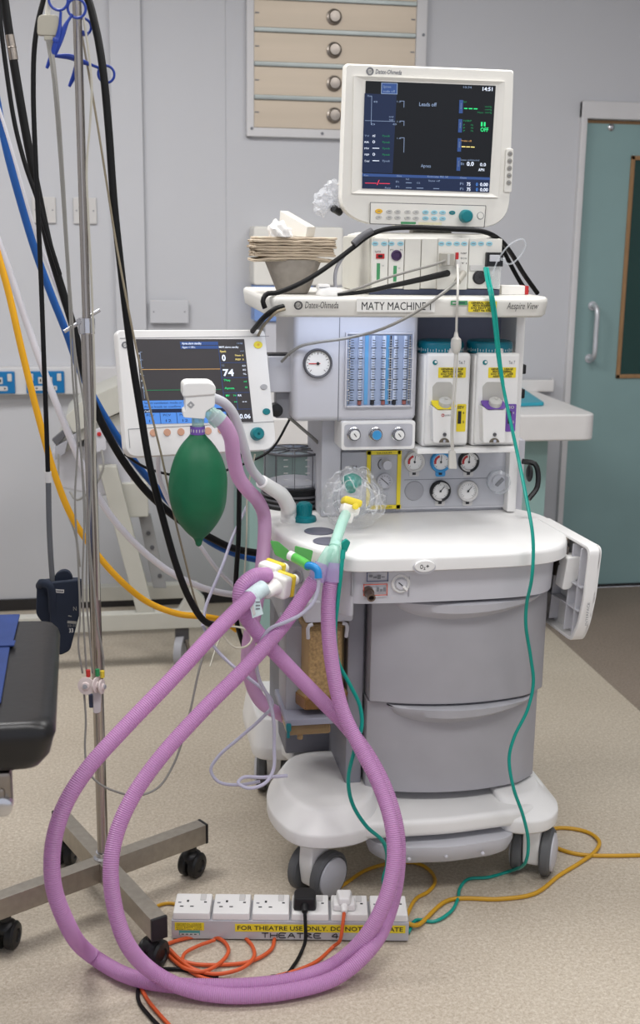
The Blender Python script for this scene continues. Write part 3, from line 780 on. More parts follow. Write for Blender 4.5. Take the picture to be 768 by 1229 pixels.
# grey gauge panel
b = MB(); b.rpx(409, 541, 617, 609, GY-.012, .02, mat('gauge_panel_grey', (182, 183, 189), .45, var=.02), .004, .003); gp = b.build('gauge_panel', MAC)
b = MB(); b.rpx(485, 574.5, 590, 575.2, GY-.0126, .001, GINK); b.build('seam', gp)
JY = GY-.013
for px, py, m, nd, rd in ((497, 554, WPLATE, 1.5, 1), (528.5, 554, KB, 1.5, 1), (562, 554, BLACK, 1.5, 1), (528, 589, BLACK, .9, 0), (561, 589, WPLATE, .9, 0)):
    g = gauge('pressure_gauge', px, py, 12.5, JY, m, WHITE, MAC, nd, bool(rd), rimw=.26)
    b = MB(); b.rpx(px-6, py+10.5, px+6, py+18, JY-.0005, .002, (KB if m is KB else WPLATE), .006)
    b.rpx(px-2, py+13, px+2, py+16, JY-.0012, .001, INK); b.build('gauge_tag', g)
    if m is BLACK:
        b = MB(); c = P(px, py, JY); 
        for a0 in (.3, .3+PI): b.ring(c+V((0, -.0085, 0)), (0, -1, 0), .0225, .0024, WPLATE, 12, 6, a0, a0+1.4)
        b.build('rim_segment', g)
b = MB(); c = P(497, 589, JY); b.ring(c, (0, 1, 0), .024, .0012, MGREY, 36); b.lathe(c, (0, -1, 0), [(.0235, 0), (.0235, .0015), (0, .0015)], MGREY, 32); b.build('blanking_disc', gp)
c = P(597, 577, JY); b = MB(); b.lathe(c, (0, -1, 0), [(.028, 0), (.028, .003), (.018, .004), (.016, .012), (0, .013)], LGREY, 32); b.box(c+V((0, -.018, 0)), (.026, .014, .007), DGREY, .002, Matrix.Rotation(-.8, 3, 'Y')); b.build('power_switch', gp)
b = MB(); b.lathe(c, (0, -1, 0), [(.031, .001), (.031, .022), (.024, .03), (0, .032)], CLEAR, 32); b.build('switch_cover', gp)
# suction panel with yellow frame
b = MB(); frame_px(b, 440, 541, 481, 611, JY-.003, 4.5, YEL, .003); yf = b.build('suction_frame', gp)
b = MB(); b.tpx('VACUUM', 452, 542.5, 470, 545, JY-.0034, INK); b.tpx('VACUUM', 452, 607.5, 470, 610, JY-.0034, INK); b.build('lettering', yf)
b = MB(); b.rpx(445, 546, 476, 606, JY-.001, .002, mat('suction_grey', (176, 177, 182), .45), .004); b.build('suction_plate', gp)
c = P(463.5, 557, JY); b = MB(); b.lathe(c, (0, -1, 0), [(.014, 0), (.014, .004), (.0125, .005), (.0115, .016), (0, .017)], LGREY, 24); b.ring(c+V((-.006, -.002, 0)), (0, 1, 0), .015, .0015, DGREY, 16, 6, 2.2, 4.2); b.build('suction_knob', gp)
gauge('suction_gauge', 461, 577, 10.5, JY-.001, LGREY, WHITE, gp, 2.4, rimw=.18) if False else None
g = P(461, 577, JY)
b = MB(); r = .0195; b.lathe(g, (0, -1, 0), [(r, 0), (r, .007), (r*.85, .009), (r*.84, .006), (0, .006)], LGREY, 28)
for k in range(11):
    a = math.radians(225-27*k); b.box(g+V((math.cos(a)*r*.68, -.0066, math.sin(a)*r*.68)), (r*.18, .0006, r*.05), INK, rot=Matrix.Rotation(-a, 3, 'Y'))
b.box(g+V((0, -.0072, 0)), (r*1.2, .0006, r*.09), INK, rot=Matrix.Rotation(.7, 3, 'Y')); b.build('suction_gauge', gp)
b = MB(); c = P(461, 598, JY); b.lathe(c, (0, 0, 1), [(.007, -.012), (.007, .008), (.009, .01), (.009, .014), (0, .014)], CLEAR, 16); b.build('suction_port', gp)
# keyhole and small bolt on the left column face
b = MB(); c = P(397, 557, GY+.003); b.lathe(c, (0, -1, 0), [(.004, -.004), (.004, .02), (.002, .024)], CHROME, 12); b.build('side_bolt', ub)
b = MB(); b.tpx('71', 420, 559, 428, 565, GY-.0128, INK); b.build('number', gp)
# black clips on the right side post
for y in (447, 477):
    c = P(627, y, UY+.02); b = MB(); b.box((xr1+.006, UY+.1, c.z), (.014, .03, .024), BLACK, .003); b.build('side_clip', ub)
b = MB(); b.tube([(xr1+.002, 2.85, .99), (xr1+.03, 2.83, .985), (xr1+.035, 2.82, .93), (xr1+.01, 2.81, .9)], .007, BLACK, 8); b.sphere((xr1+.012, 2.82, .965), .016, BLACK, (.5, 1, 1.4)); b.build('side_fitting', ub)

# top shelf
SY = 2.70
b = MB()
ST = 1.408
q = plan([(.372, SY), (.70, SY-.006), (1.0, SY), (1.03, SY+.04), (1.03, 3.18), (.345, 3.18), (.345, SY+.05)], ST-.048, [.01, 0, .02, .03, .02, .02, .02])
b.loft([off(dedupe(q), .012, ST-.046), off(dedupe(q), .004, ST-.04), off(dedupe(q), 0, ST-.012), off(dedupe(q), .001, ST-.004), off(dedupe(q), .006, ST)], OFFW)
sh = b.build('top_shelf', MAC, smooth=45)
LY = SY-.0075
b = MB(); b.tpx('Datex-Ohmeda', 366, 362, 406, 370, LY, INK, shear=.2); 
c = P(358, 366.5, LY)
b.ring(c, (0, 1, 0), .0088, .0011, INK, 28, 6); b.ring(c, (0, 1, 0), .0068, .0006, INK, 28, 6)
b.text('GE', c+V((-.0055, 0, -.0035)), (1, 0, 0), (0, 0, 1), INK, h=.007, w=.011, shear=.3); b.build('maker_mark', sh)
LBL = mat('label_white', (236, 235, 230), .4, var=.01)
b = MB(); b.rpx(428, 358.5, 522, 374.5, LY+.0003, .0006, LBL); b.tpx('MATY MACHINE 1', 434, 362.5, 517, 372, LY-.0002, INK); b.build('name_label', sh)
b = MB(); b.rpx(541, 361, 561, 366, LY, .0006, LGREEN); b.rpx(543, 362.5, 549, 364.5, LY-.0004, .0004, WPLATE); b.rpx(551, 362.5, 558, 364.5, LY-.0004, .0004, mat('ink_teal', (40, 90, 80), .5)); b.build('test_sticker', sh)
def ysticker(b, x0, y0, x1, y1, Y):
    b.rpx(x0, y0, x1, y1, Y, .0006, YEL, .002); h = (y1-y0)
    for i, s in enumerate(('GENERAL USAGE', 'MEDICAL ENGINEERING', 'DO NOT USE', 'ASSET No. 07021')):
        m = .1+.06*(i % 2); w = x1-x0
        b.tpx(s, x0+w*m, y0+h*(.06+.23*i), x1-w*m, y0+h*(.25+.23*i), Y-.0005, INK, bold=.03)
b = MB(); ysticker(b, 562, 361.5, 596, 374.5, LY); b.build('yellow_sticker', sh)
b = MB(); b.tpx('Aespire View', 608, 363, 646, 371, LY, INK, shear=.3); b.build('model_mark', sh)

# folded-down side shelf on the right flank: white tray edge outside, ribbed underside towards the machine
def side_shelf():
    A, B = G(653, 620, .852), G(720, 657, .852)
    e = (B-A); e.z = 0; L = e.length; e.normalize(); n = V((-e.y, e.x, 0)); 
    if n.x > 0: n = -n                                                    # towards the machine
    dn = V((n.x*.06, n.y*.06, -1)).normalized()
    H = (P(705, 778, B.y)-P(722, 657, B.y)).length*.98
    def q(u, v, w): return A+e*(u*L)+dn*(v*H)+n*w
    prof = [(0, 0), (1, 0), (1, .5), (.96, .8), (.88, 1), (.2, 1), (.05, .9), (0, .7)]
    b = MB(); b.prism(rounded([q(u, v, -.006) for u, v in prof], .02), n*.008, WHITE, .002)
    pr = rounded([q(u, v, -.006) for u, v in prof], .02); pin = [q(.5, .5, -.006)+(p-q(.5, .5, -.006))*.93 for p in pr]
    t = bmesh.new(); k = len(pr)
    lay = [[t.verts.new(p) for p in pr], [t.verts.new(p+n*.03) for p in pr], [t.verts.new(p+n*.03) for p in pin], [t.verts.new(p+n*.002) for p in pin]]
    for a, c in zip(lay, lay[1:]):
        for i in range(k): t.faces.new((a[i], a[(i+1) % k], c[(i+1) % k], c[i]))
    b.fin(t, WHITE, .003); sp = b.build('side_shelf', MAC)
    b = MB(); 
    for u in (.45, .72, .86): b.prism([q(u, .05, .001), q(u+.015, .05, .001), q(u+.015, .93, .001), q(u, .93, .001)], n*.024, LGREY, .001)
    for v in (.42, .66): b.prism([q(.1, v, .001), q(.93, v, .001), q(.93, v+.015, .001), q(.1, v+.015, .001)], n*.024, LGREY, .001)
    b.build('rib', sp)
    b = MB(); b.prism([q(.25, .1, .026), q(.68, .1, .026), q(.68, .42, .026), q(.25, .5, .026)], n*.004, STEEL, .001); b.cyl(q(.6, .06, .02), q(.6, .06, .045), .008, STEEL); b.cyl(q(.62, .3, .02), q(.62, .3, .04), .006, STEEL); b.build('hinge_plate', sp)
    b = MB(); m = q(1, .62, .0)
    b.text('INTERFACE', q(1, .78, .008)+e*.0008, -dn, n, GINK, h=.006, w=.055) ; b.build('lettering', sp)
side_shelf()
b = MB(); a = P(668, 665, 2.56); b.prism(rounded([V((1.05, 2.575, .81)), V((1.085, 2.575, .81)), V((1.10, 2.575, .79)), V((1.085, 2.575, .765)), V((1.06, 2.575, .73)), V((1.04, 2.575, .73))], .008), (0, .05, 0), WHITE, .004); b.build('shelf_bracket', MAC)
# ------------------------------------------------------------------ patient monitor above the shelf
MY = 2.84
t = thing('patient_monitor', 'big white patient monitor with dark screen and teal knob on top of the machine', 'monitor', P(510, 270, MY+.05))
b = MB()
out = [(414, 76), (617, 84), (612, 243), (608, 258), (597, 269), (582, 273), (444, 269), (428, 264), (414, 255), (408, 243)]
front = rounded([P(x, y, MY) for x, y in out], [.008, .008, .02, .02, .03, .01, .01, .03, .02, .02], 5)
c0 = sum(front, V((0, 0, 0)))/len(front)
def grow(q, f, y): return [V((c0.x+(p.x-c0.x)*f, y, c0.z+(p.z-c0.z)*f)) for p in q]
b.loft([grow(front, .985, MY-.004), grow(front, 1, MY+.004), grow(front, 1, MY+.028), grow(front, .96, MY+.05), grow(front, .8, MY+.085), grow(front, .6, MY+.09)], OFFW)
cs = b.build('housing', t, smooth=50)
# sloping bezel well around the screen
b = MB()
scr = [P(439, 97, MY-.002), P(595, 103, MY-.002), P(587, 231, MY-.002), P(434.5, 226, MY-.002)]
oin = [P(425, 91, MY-.0095), P(606, 98, MY-.0095), P(598, 237, MY-.0095), P(422, 232, MY-.0095)]
for i in range(4):
    j = (i+1) % 4; b.prism([oin[i], oin[j], scr[j], scr[i]], (0, .012, 0), OFFW)
b.build('bezel', t)
SYY = MY-.0055
b = MB(); b.slab([(439, 97), (595, 103), (587, 231), (434.5, 226)], SYY, .004, S_BLACK)
q = SYY-.0004
def rp(x0, y0, x1, y1, m, Y=q, d=.0003): b.rpx(x0, y0, x1, y1, Y, d, m)
b.slab([(437.6, 112), (476, 114), (471, 208), (434.5, 207)], q, .0003, S_NAVY)
b.slab([(434.8, 208), (588.3, 213), (587, 231), (434.5, 226)], q, .0003, S_NAVY)
b.slab([(434.8, 208), (588.3, 213), (588, 216), (434.6, 211.5)], q-.0002, .0003, S_LBL)
rp(457.5, 99.5, 477, 113, S_DIM, q-.0002); rp(458.3, 100.3, 476.2, 112.2, S_LBL, q-.0004)
e = q-.0008
def tx(s, x0, y0, x1, y1, m, bold=0): b.tpx(s, x0, y0, x1, y1, e, m, bold=bold)
tx('Spirom', 460, 102.5, 469, 105.5, S_DIM); tx('scale off', 460, 108, 474, 111, S_DIM)
tx('Leads off', 503, 123, 524, 127.5, S_DIM, .01); tx('Apnea', 505, 197, 517, 201, S_DIM); tx('14:51', 579, 104.5, 591, 109, S_WHITE, .02); tx('10:34', 556, 103.5, 566, 106, S_DIM)
rp(445.5, 115, 446, 150, S_DIM, e); rp(438, 145, 474, 145.5, S_DIM, e)
for x, y, s in ((441, 114, 'Paw'), (448, 121, '40'), (467, 139, 'ml'), (467, 143, '500'), (445, 148, '0'), (471, 148, '40')): tx(s, x, y, x+5, y+2.2, S_DIM)
for i, (a, bb) in enumerate((('TV', 'ml'), ('RR', '0'), ('MV', 'l/min'), ('PEEP', '0'), ('Compl', '--'))):
    y = 162+7.5*i; tx(a, 437.5, y, 443, y+2.2, S_WHITE if i else S_DIM)
    rp(447, y+.5, 455, y+1.3, S_WHITE, e) if i in (2, 4) else tx(bb, 447, y-1, 450, y+2.5, S_WHITE)
    tx('Ppeak', 459, y, 468, y+2.2, S_DGREEN if i < 4 else S_DIM)
for y, h in ((121, 8), (145, 6), (165, 18)):
    rp(484.5, y, 485.1, y+h, S_DIM, e); rp(480, y, 485, y+.6, S_DIM, e); tx('1.0', 476.5, y, 481, y+2, S_DIM)
for y0, y1, x in ((120, 136, 551), (143, 159, 550), (166, 182, 549), (189, 205, 548)): rp(x, y0, x+4.5, y1, S_LBL, e); tx('I', x+1.5, y0+4, x+3, y1-5, S_DIM)
rp(557, 129.6, 561, 130.8, S_GREEN, e); rp(562.5, 129.8, 567, 131, S_GREEN, e); rp(568.5, 130, 573, 131.2, S_GREEN, e)
tx('Sys', 556, 121, 560, 123, S_DGREEN)
for i in range(3): tx('mmHg', 582, 127+3.5*i, 590, 129+3.5*i, S_DGREEN)
tx('Mean', 573, 134, 580, 136, S_DGREEN); tx('NIBP', 556, 144, 566, 146, S_DGREEN)
tx('II', 577, 146.5, 582.5, 151.5, S_GREEN, .02); tx('OFF', 576.5, 153, 586, 158, S_GREEN, .02)
for i in range(3): tx('P', 556, 149+3.5*i, 558, 151+3.5*i, S_DGREEN); tx('Hz', 565, 149+3.5*i, 568, 151+3.5*i, S_DGREEN)
for i in range(3): rp(554+5.5*i, 175.6+.2*i, 558.5+5.5*i, 176.6+.2*i, S_YEL, e)
tx('Probe off', 553, 168, 566, 170, S_TAN)
tx('Gases undetected', 552, 191, 575, 193, S_DIM); tx('0.0', 560, 194, 568.5, 199, S_WHITE, .02); tx('0.0', 576, 195.5, 583, 199.5, S_WHITE, .01); tx('APN', 574, 202, 581, 205.5, S_WHITE, .01); tx('Et', 553, 195, 557, 198, S_DIM)
tx('Paw', 437, 209.5, 442, 211.5, S_DIM); tx('Gas', 476, 210, 482, 212, S_DIM); tx('Entropy RE SE', 513, 211, 538, 213, S_DIM); tx('Gases', 552, 212.2, 560, 214.4, S_DIM)
rp(438, 219.4, 452, 220.2, S_RED, e); rp(455, 219.9, 468, 220.7, S_RED, e); b.slab([(452, 222), (453, 222), (455.5, 216), (454.5, 216)], e, .0003, S_RED)
tx('Resp', 462, 224.3, 469, 226.5, S_DIM)
for x, y, s in ((475, 217, 'Et'), (475, 223, 'Fi'), (487, 214, 'N2'), (500, 218.5, 'O2'), (514, 216, 'State off')): tx(s, x, y, x+(14 if len(s) > 3 else 4), y+2, S_DIM)
rp(487, 219, 494, 219.8, S_DIM, e); rp(487, 225, 494, 225.8, S_DIM, e); rp(500, 225.4, 508, 226.2, S_DIM, e); rp(520, 226, 527, 226.8, S_DIM, e)
for y in (219, 225.2): tx('75', 560, y, 564.5, y+4, S_WHITE, .02); tx('0', 571, y+.2, 573.5, y+4.1, S_BLUE, .02); tx('0.00', 576, y+.3, 585.5, y+4.4, S_WHITE, .02); tx('Fi', 552, y, 556, y+3, S_DIM)
b.build('screen', t)
b = MB(); c = P(444, 85.5, MY-.005); b.ring(c, (0, 1, 0), .008, .001, GINK, 24, 6); b.ring(c, (0, 1, 0), .006, .0006, GINK, 24, 6); b.text('GE', c+V((-.0045, 0, -.003)), (1, 0, 0), (0, 0, 1), GINK, h=.006, w=.009, shear=.3)
b.tpx('Datex-Ohmeda', 450.5, 83.5, 482, 89, MY-.0048, GINK, shear=.2, bold=.02); b.build('maker_mark', t)
# key panel
KY = MY-.012
b = MB(); b.slab([(444.5, 243), (583, 247), (581, 273), (444, 268.5)], KY, .02, OFFW, .004, .002); kp2 = b.build('key_panel', t)
b = MB(); 
for a, c in (((444.5, 243), (583, 247)), ((444, 268.5), (581, 273)), ((444.5, 243), (444, 268.5)), ((583, 247), (581, 273))): b.cyl(P(a[0], a[1], KY+.001), P(c[0], c[1], KY+.001), .0009, DGREY, seg=8)
b.build('panel_edge', kp2)
kx = [(454.5, 253.5, AMBER), (467, 253.8, GREYB), (477, 254, GREYB), (489, 254.2, GREYB), (499, 254.4, GREYB), (510.5, 254.6, BLUEB), (521, 254.8, BLUEB), (531, 255, BLUEB), (542.5, 255.3, TEAL),
      (454.5, 260.5, GREYB), (467, 261, GREYB), (477, 261.2, GREYB), (489, 261.5, GREYB), (499, 261.8, GREYB), (510.5, 262, BLUEB), (521, 262.2, BLUEB), (531, 262.4, BLUEB)]
for x, y, m in kx:
    c = P(x, y, KY); k = 1.15 if m is AMBER else 1
    b = MB(); n = 20; b.prism([c+V((.0078*k*math.cos(a), 0, .0048*k*math.sin(a))) for a in [2*PI*i/n for i in range(n)]], (0, -.002, 0), m, .0006)
    b.box(c+V((0, -.0023, 0)), (.006, .0003, .0014), GINK); b.build('key_button', kp2)
c = P(558, 259.5, KY); b = MB(); b.lathe(c, (0, -1, 0), [(.0155, 0), (.0155, .004), (.0145, .018), (.012, .021), (0, .0215)], TEAL, 28); b.build('knob', kp2)
c = P(576.5, 259, KY); b = MB(); b.ring(c, (0, 1, 0), .008, .0008, GINK, 24, 6); b.lathe(c, (0, -1, 0), [(.0075, 0), (.007, .002), (0, .002)], OFFW, 20); b.build('menu_key', kp2)
b = MB(); b.rpx(481, 266.2, 499, 269, KY-.0004, .0005, LGREEN); b.rpx(502, 266.8, 530, 269.8, KY-.0004, .0005, mat('pale_tape', (228, 224, 190), .5)); b.build('sticker', kp2)
b = MB(); b.rpx(606, 178, 615.5, 231, MY-.0095, .03, OFFW, .006, .003); bp_ = b.build('button_strip', t)
for k in range(5):
    c = P(612-.4*k, 184.5+8.7*k, MY-.0095); b = MB(); b.lathe(c, (0, -1, 0), [(.0058, 0), (.0058, .002), (0, .0026)], mat('side_button_grey', (150, 148, 142), .4), 16); b.box(c+V((0, -.003, 0)), (.004, .0004, .0025), GINK); b.build('side_button', bp_)
b = MB(); cx = P(510, 268, 3.0).x
b.boxe(cx-.05, cx+.05, MY+.08, MY+.13, 1.5, 1.72, BEIGE, .01); b.boxe(cx-.09, cx+.09, MY+.02, MY+.17, 1.568, 1.60, BEIGE, .01); b.build('swivel_mount', t)

# ------------------------------------------------------------------ measuring module rack on the shelf
RY = 2.80
ST1 = ST+.0005
t = thing('module_rack', 'beige rack of plug-in measuring modules standing on the top shelf under the monitor', 'module rack', (P(520, 350, RY).x, RY+.15, ST))
zt = P(520, 285, RY).z
xl, xr = P(443, 320, RY).x, P(603, 320, RY).x
b = MB(); b.boxe(xl, xr, RY+.012, RY+.34, ST1, zt, BEIGE, .006); 
b.loft([plan([(xl+.004, RY+.01), (xr-.004, RY+.01), (xr-.004, RY+.33), (xl+.004, RY+.33)], zt-.004, .02), plan([(xl+.008, RY+.02), (xr-.015, RY+.02), (xr-.015, RY+.32), (xl+.008, RY+.32)], zt+.004, .02), plan([(xl+.03, RY+.04), (xr-.03, RY+.04), (xr-.03, RY+.30), (xl+.03, RY+.30)], zt+.010, .02)], OFFW)
b.build('case', t)
bx = [446, 466, 485, 505, 525, 562, 602]
b = MB(); b.boxe(xl+.003, xr-.003, RY+.004, RY+.012, ST1, P(520, 347, RY).z, mat('slot_blue_grey', (70, 76, 98), .5), .001)
b.build('rail_base', t)
for i in range(6):
    y0 = 287; x0, x1 = bx[i]+.4, bx[i+1]-.4
    b = MB(); b.rpx(x0, 286.5, x1, 347.5-1*(i % 2), RY-(.006 if i == 4 else 0), .02, OFFW if i not in (2, 3) else mat('blank_module', (222, 220, 212), .45), .002, .0015)
    mo = b.build('module', t)
    cols = {0: [450, 461], 1: [469.5, 480.5], 4: [529.5, 538.5, 548, 557], 5: [568, 577, 587]}.get(i, [])
    for x in cols:
        c = P(x, 292.5, RY-(.006 if i == 4 else 0)); b = MB(); b.prism([c+V((.0078*math.cos(a), 0, .0052*math.sin(a))) for a in [2*PI*k/18 for k in range(18)]], (0, -.0016, 0), BLUEB, .0005); b.box(c+V((0, -.0018, 0)), (.008, .0003, .0015), GINK); b.build('module_button', mo)
    if i == 0:
        b = MB(); b.rpx(451.5, 304.5, 461.5, 310.5, RY-.003, .004, RED, .001, .001); b.rpx(454, 306, 459, 309, RY-.0045, .002, BLACK); b.build('red_port', mo)
        b = MB(); b.rpx(452, 316, 456, 336, RY-.0006, .0008, LGREEN); b.tpx('TEST', 458, 318, 461, 320, RY-.0005, GINK); b.build('green_sticker', mo)
        b = MB(); b.tpx('SpO2', 450, 301, 457, 303, RY-.0005, INK); b.build('lettering', mo)
    if i == 1:
        c = P(475.5, 306.5, RY); b = MB(); b.lathe(c, (0, -1, 0), [(.0125, 0), (.0125, .004), (.0095, .006), (.009, .002), (0, .002)], mat('port_purple', (66, 42, 84), .4), 24); b.build('purple_port', mo)
        b = MB(); b.rpx(472, 319, 476, 338, RY-.0006, .0008, LGREEN); b.tpx('TEST', 477.5, 321, 480.5, 323, RY-.0005, GINK); b.build('green_sticker', mo)
        b = MB(); b.tpx('P1', 468.5, 299, 471.5, 301, RY-.0005, INK); b.tpx('P2', 480, 299, 483, 301, RY-.0005, INK); b.build('lettering', mo)
    if i == 4:
        b = MB(); b.rpx(547, 303, 550.5, 311.5, RY-.01, .006, RED, .001, .001); b.build('red_port', mo)
        b = MB()
        for k, s in enumerate(('NIBP', 'ECG', 'T1')): b.tpx(s, 553, 303+6*k, 560, 305+6*k, RY-.0066, INK)
        b.build('lettering', mo)
    if i == 5:
        c = P(575, 333, RY); b = MB(); b.lathe(c, (0, -1, 0), [(.0165, 0), (.0165, .003), (.014, .005), (0, .005)], BLACK, 28)
        for k in range(5): b.ring(c+V((0, -.0055, 0)), (0, 1, 0), .0025+.0024*k, .0005, DGREY, 24, 6)
        b.build('fan_grille', mo)
        b = MB(); b.rpx(584, 303, 604, 320, RY-.012, .014, BLACK, .002, .0015); b.build('trap_holder', mo)
        b = MB(); b.rpx(588, 306, 600, 314, RY-.016, .006, LGREY, .002, .0015); cc = P(600, 311, RY-.02); b.cyl(cc, cc+V((.012, -.004, 0)), .003, CLEAR); b.build('trap_head', mo)
        b = MB(); b.slab([(585, 320), (602, 320), (600, 347), (586, 346)], RY-.02, .02, CLEAR, .003, .002); b.build('water_trap', mo)
        b = MB(); b.rpx(564, 318, 582, 325, RY-.004, .005, WPLATE, .002, .001); b.build('sample_inlet', mo)

# ------------------------------------------------------------------ ventilator screen on its arm, tilted back and turned
DC, DA, DT = V((.192, 2.731, 1.196)), .234, .254
DR = V((math.cos(DA), math.sin(DA), 0)); DU = V((-math.sin(DA)*math.sin(DT), math.cos(DA)*math.sin(DT), math.cos(DT))); DN = DR.cross(DU)
def D(px, py, o=0):
    d = ray(px, py); c = DC+DN*o; return CP+d*((c-CP).dot(DN)/d.dot(DN))
t = thing('ventilator_display', 'tilted white ventilator screen with teal knob hung left of the machine', 'display', P(340, 470, 2.85))
b = MB(); fr = rounded([D(x, y) for x, y in ((139, 396), (318, 395.5), (331.5, 530), (324, 540), (158, 549), (150, 541))], [.012, .012, .012, .02, .02, .01], 5)
c0 = sum(fr, V((0, 0, 0)))/len(fr)
def gr(f, o): return [c0+(p-c0)*f+DN*o for p in fr]
b.loft([gr(.985, .003), gr(1, -.004), gr(1, -.025), gr(.95, -.05), gr(.8, -.062), gr(.6, -.065)], WHITE); b.build('housing', t, smooth=50)
def quad(m, pts, o, d=.0004): b.prism([D(x, y, o) for x, y in pts], DN*-d, m)
b = MB()
quad(S_GREY, ((163, 407), (293, 407), (304, 506.5), (173, 509)), .0036, .002)
o1 = .0042
SCX = [(163, 407), (293, 407), (304, 506.5), (173, 509)]
def uv(u, v): 
    a = (SCX[0][0]*(1-u)+SCX[1][0]*u, SCX[0][1]*(1-u)+SCX[1][1]*u); c = (SCX[3][0]*(1-u)+SCX[2][0]*u, SCX[3][1]*(1-u)+SCX[2][1]*u)
    return (a[0]*(1-v)+c[0]*v, a[1]*(1-v)+c[1]*v)
def R_(u0, v0, u1, v1, m, o=o1): quad(m, [uv(u0, v0), uv(u1, v0), uv(u1, v1), uv(u0, v1)], o)
def T_(s, u0, v0, u1, v1, m, bold=0, o=.0052):
    a, c, e_ = D(*uv(u0, v1), o), D(*uv(u1, v1), o), D(*uv(u0, v0), o)
    b.text(s, a, c-a, DU, m, h=(e_-a).length, w=(c-a).length, bold=bold)
R_(0, .725, .76, .825, S_BLUE); R_(0, .87, .76, 1, S_BLUE); R_(0, .825, .76, .87, S_NAVY)
for k in range(1, 5): R_(.152*k, .87, .152*k+.004, 1, S_NAVY, .0046)
for k in range(5): T_('PCV', .03+.152*k, .885, .1+.152*k, .91, S_NAVY); T_('12', .05+.152*k, .95, .1+.152*k, .98, S_NAVY)
T_('Select ventilation mode or Start case', .02, .74, .5, .765, S_NAVY); T_('Press knob to confirm', .02, .785, .35, .81, S_NAVY)
T_('Vol', .0, .838, .06, .86, S_WHITE); T_('12', .62, .838, .68, .86, S_WHITE)
R_(.405, .03, .755, .07, S_LBL); R_(.405, .078, .755, .115, S_LBL); T_('Apnea alarm standby', .42, .037, .60, .063, S_WHITE, .01); T_('Agent < 100 s', .42, .084, .54, .108, S_WHITE)
T_('MAPS alarms standby', .76, .083, .94, .107, S_WHITE, .01); T_('14:48', .93, .04, .98, .062, S_DIM)
R_(.03, .355, .75, .361, S_TAN); R_(.03, .6, .74, .606, S_DGREEN)
R_(.025, .15, .029, .46, S_DIM); R_(.025, .5, .029, .70, S_DIM)
for k, s in enumerate(('60', '40', '20', '0', '60', '0')): T_(s, -.0+.003*k, .16+.08*k, .022, .18+.08*k, S_WHITE); R_(.03, .15+.092*k, .045, .155+.092*k, S_DIM)
for v in (.28, .46, .64): R_(.755, v, .995, v+.005, S_LBL)
R_(.753, .12, .757, 1, S_LBL); R_(.755, .84, .995, .845, S_LBL); R_(.87, .645, .874, .84, S_LBL)
T_('Ppeak', .765, .135, .82, .158, S_YEL); T_('0', .775, .185, .81, .26, S_WHITE, .03); T_('Pmean  0', .9, .185, .975, .205, S_YEL); T_('PEEP  0', .9, .235, .975, .255, S_YEL); T_('cmH', .95, .135, .985, .152, S_DIM)
T_('O2', .765, .305, .79, .325, S_DIM); T_('74', .77, .36, .87, .44, S_WHITE, .03); T_('60', .955, .31, .985, .33, S_WHITE); T_('80', .955, .36, .985, .38, S_WHITE); T_('%', .955, .41, .985, .43, S_WHITE)
T_('TVexp', .77, .48, .83, .505, S_GREEN, .01); T_('Apnea', .77, .575, .86, .6, S_GREEN, .01); T_('ml', .955, .5, .98, .52, S_GREEN); T_('0', .96, .57, .98, .59, S_GREEN)
T_('MV', .775, .665, .81, .69, S_GREEN, .01); T_('l/m', .845, .665, .87, .685, S_GREEN); T_('RR', .885, .665, .92, .69, S_WHITE, .01); T_('--', .845, .75, .87, .77, S_GREEN); T_('--', .92, .75, .96, .77, S_WHITE)
T_('0.06', .88, .9, .98, .955, S_WHITE, .02)
b.build('screen', t)
b = MB()
def ln(pts, r=.0006, o=.0034, m=GINK):
    for a, c in zip(pts, pts[1:]): b.cyl(D(*a, o), D(*c, o), r, m, seg=6)
ln([(144, 406), (323, 403.5)]); ln([(154, 515), (329, 506)]); ln([(154, 515), (156, 538)]); b.build('panel_line', t)
def dbtn(name, px, py, rr, m, prof=None, sq=1):
    b = MB(); c = D(px, py, .003); r = (D(px+rr, py, .003)-c).length
    b.prism([c+DR*(r*math.cos(a))+DU*(r*sq*math.sin(a)) for a in [2*PI*i/22 for i in range(22)]], DN*.0025, m, .0008); return b.build(name, t)
for px, py in ((184, 519.5), (200.5, 519), (217, 518.4), (232.5, 518), (249.5, 517.3), (265.5, 516.3)): dbtn('soft_key', px, py, 4.3, PEACH)
dbtn('alarm_key', 309.5, 414, 5.2, mat('alarm_yellow', (232, 214, 60), .45), sq=.8); dbtn('alarm_lamp', 309.5, 414, 2, AMBER); dbtn('grey_key', 316.5, 464.5, 4.2, mat('key_grey', (170, 170, 172), .4), sq=.75); dbtn('teal_key', 319.5, 494, 4.6, TEAL, sq=.8)
b = MB(); c = D(307.5, 521, .002); b.lathe(c, DN, [(.0155, 0), (.0155, .003), (.0145, .016), (.012, .019), (0, .0185)], TEAL, 28)
for k in range(4): b.sphere(c+DN*.019, .003, TEAL)
b.build('knob', t)
b = MB(); c = D(150, 414, .0035); b.ring(c, DN, .0068, .0009, GINK, 24, 6); b.ring(c, DN, .005, .0006, GINK, 20, 6); b.text('GE', c-DR*.004-DU*.0025, DR, DU, GINK, h=.005, w=.008, shear=.3); b.build('maker_mark', t)
b = MB(); b.rpx(322, 428, 353, 471, 2.845, .05, LGREY, .004, .004); b.rpx(322, 425, 353, 429.5, 2.86, .05, BLACK, 0, .002); b.rpx(331, 468, 350, 502, 2.87, .04, MGREY, .003, .004)  # black bar stands for the shade in the gap above the arm
c = P(331, 492, 2.86); b.lathe(c, (0, -1, 0), [(.016, -.02), (.016, .012), (0, .014)], BLACK, 20); b.build('swing_arm', t)
b = MB(); c = DC-DN*.06; b.tube([c, c+V((.06, .07, -.02)), P(340, 450, 2.88)], .02, MGREY, 12); b.build('arm_joint', t)

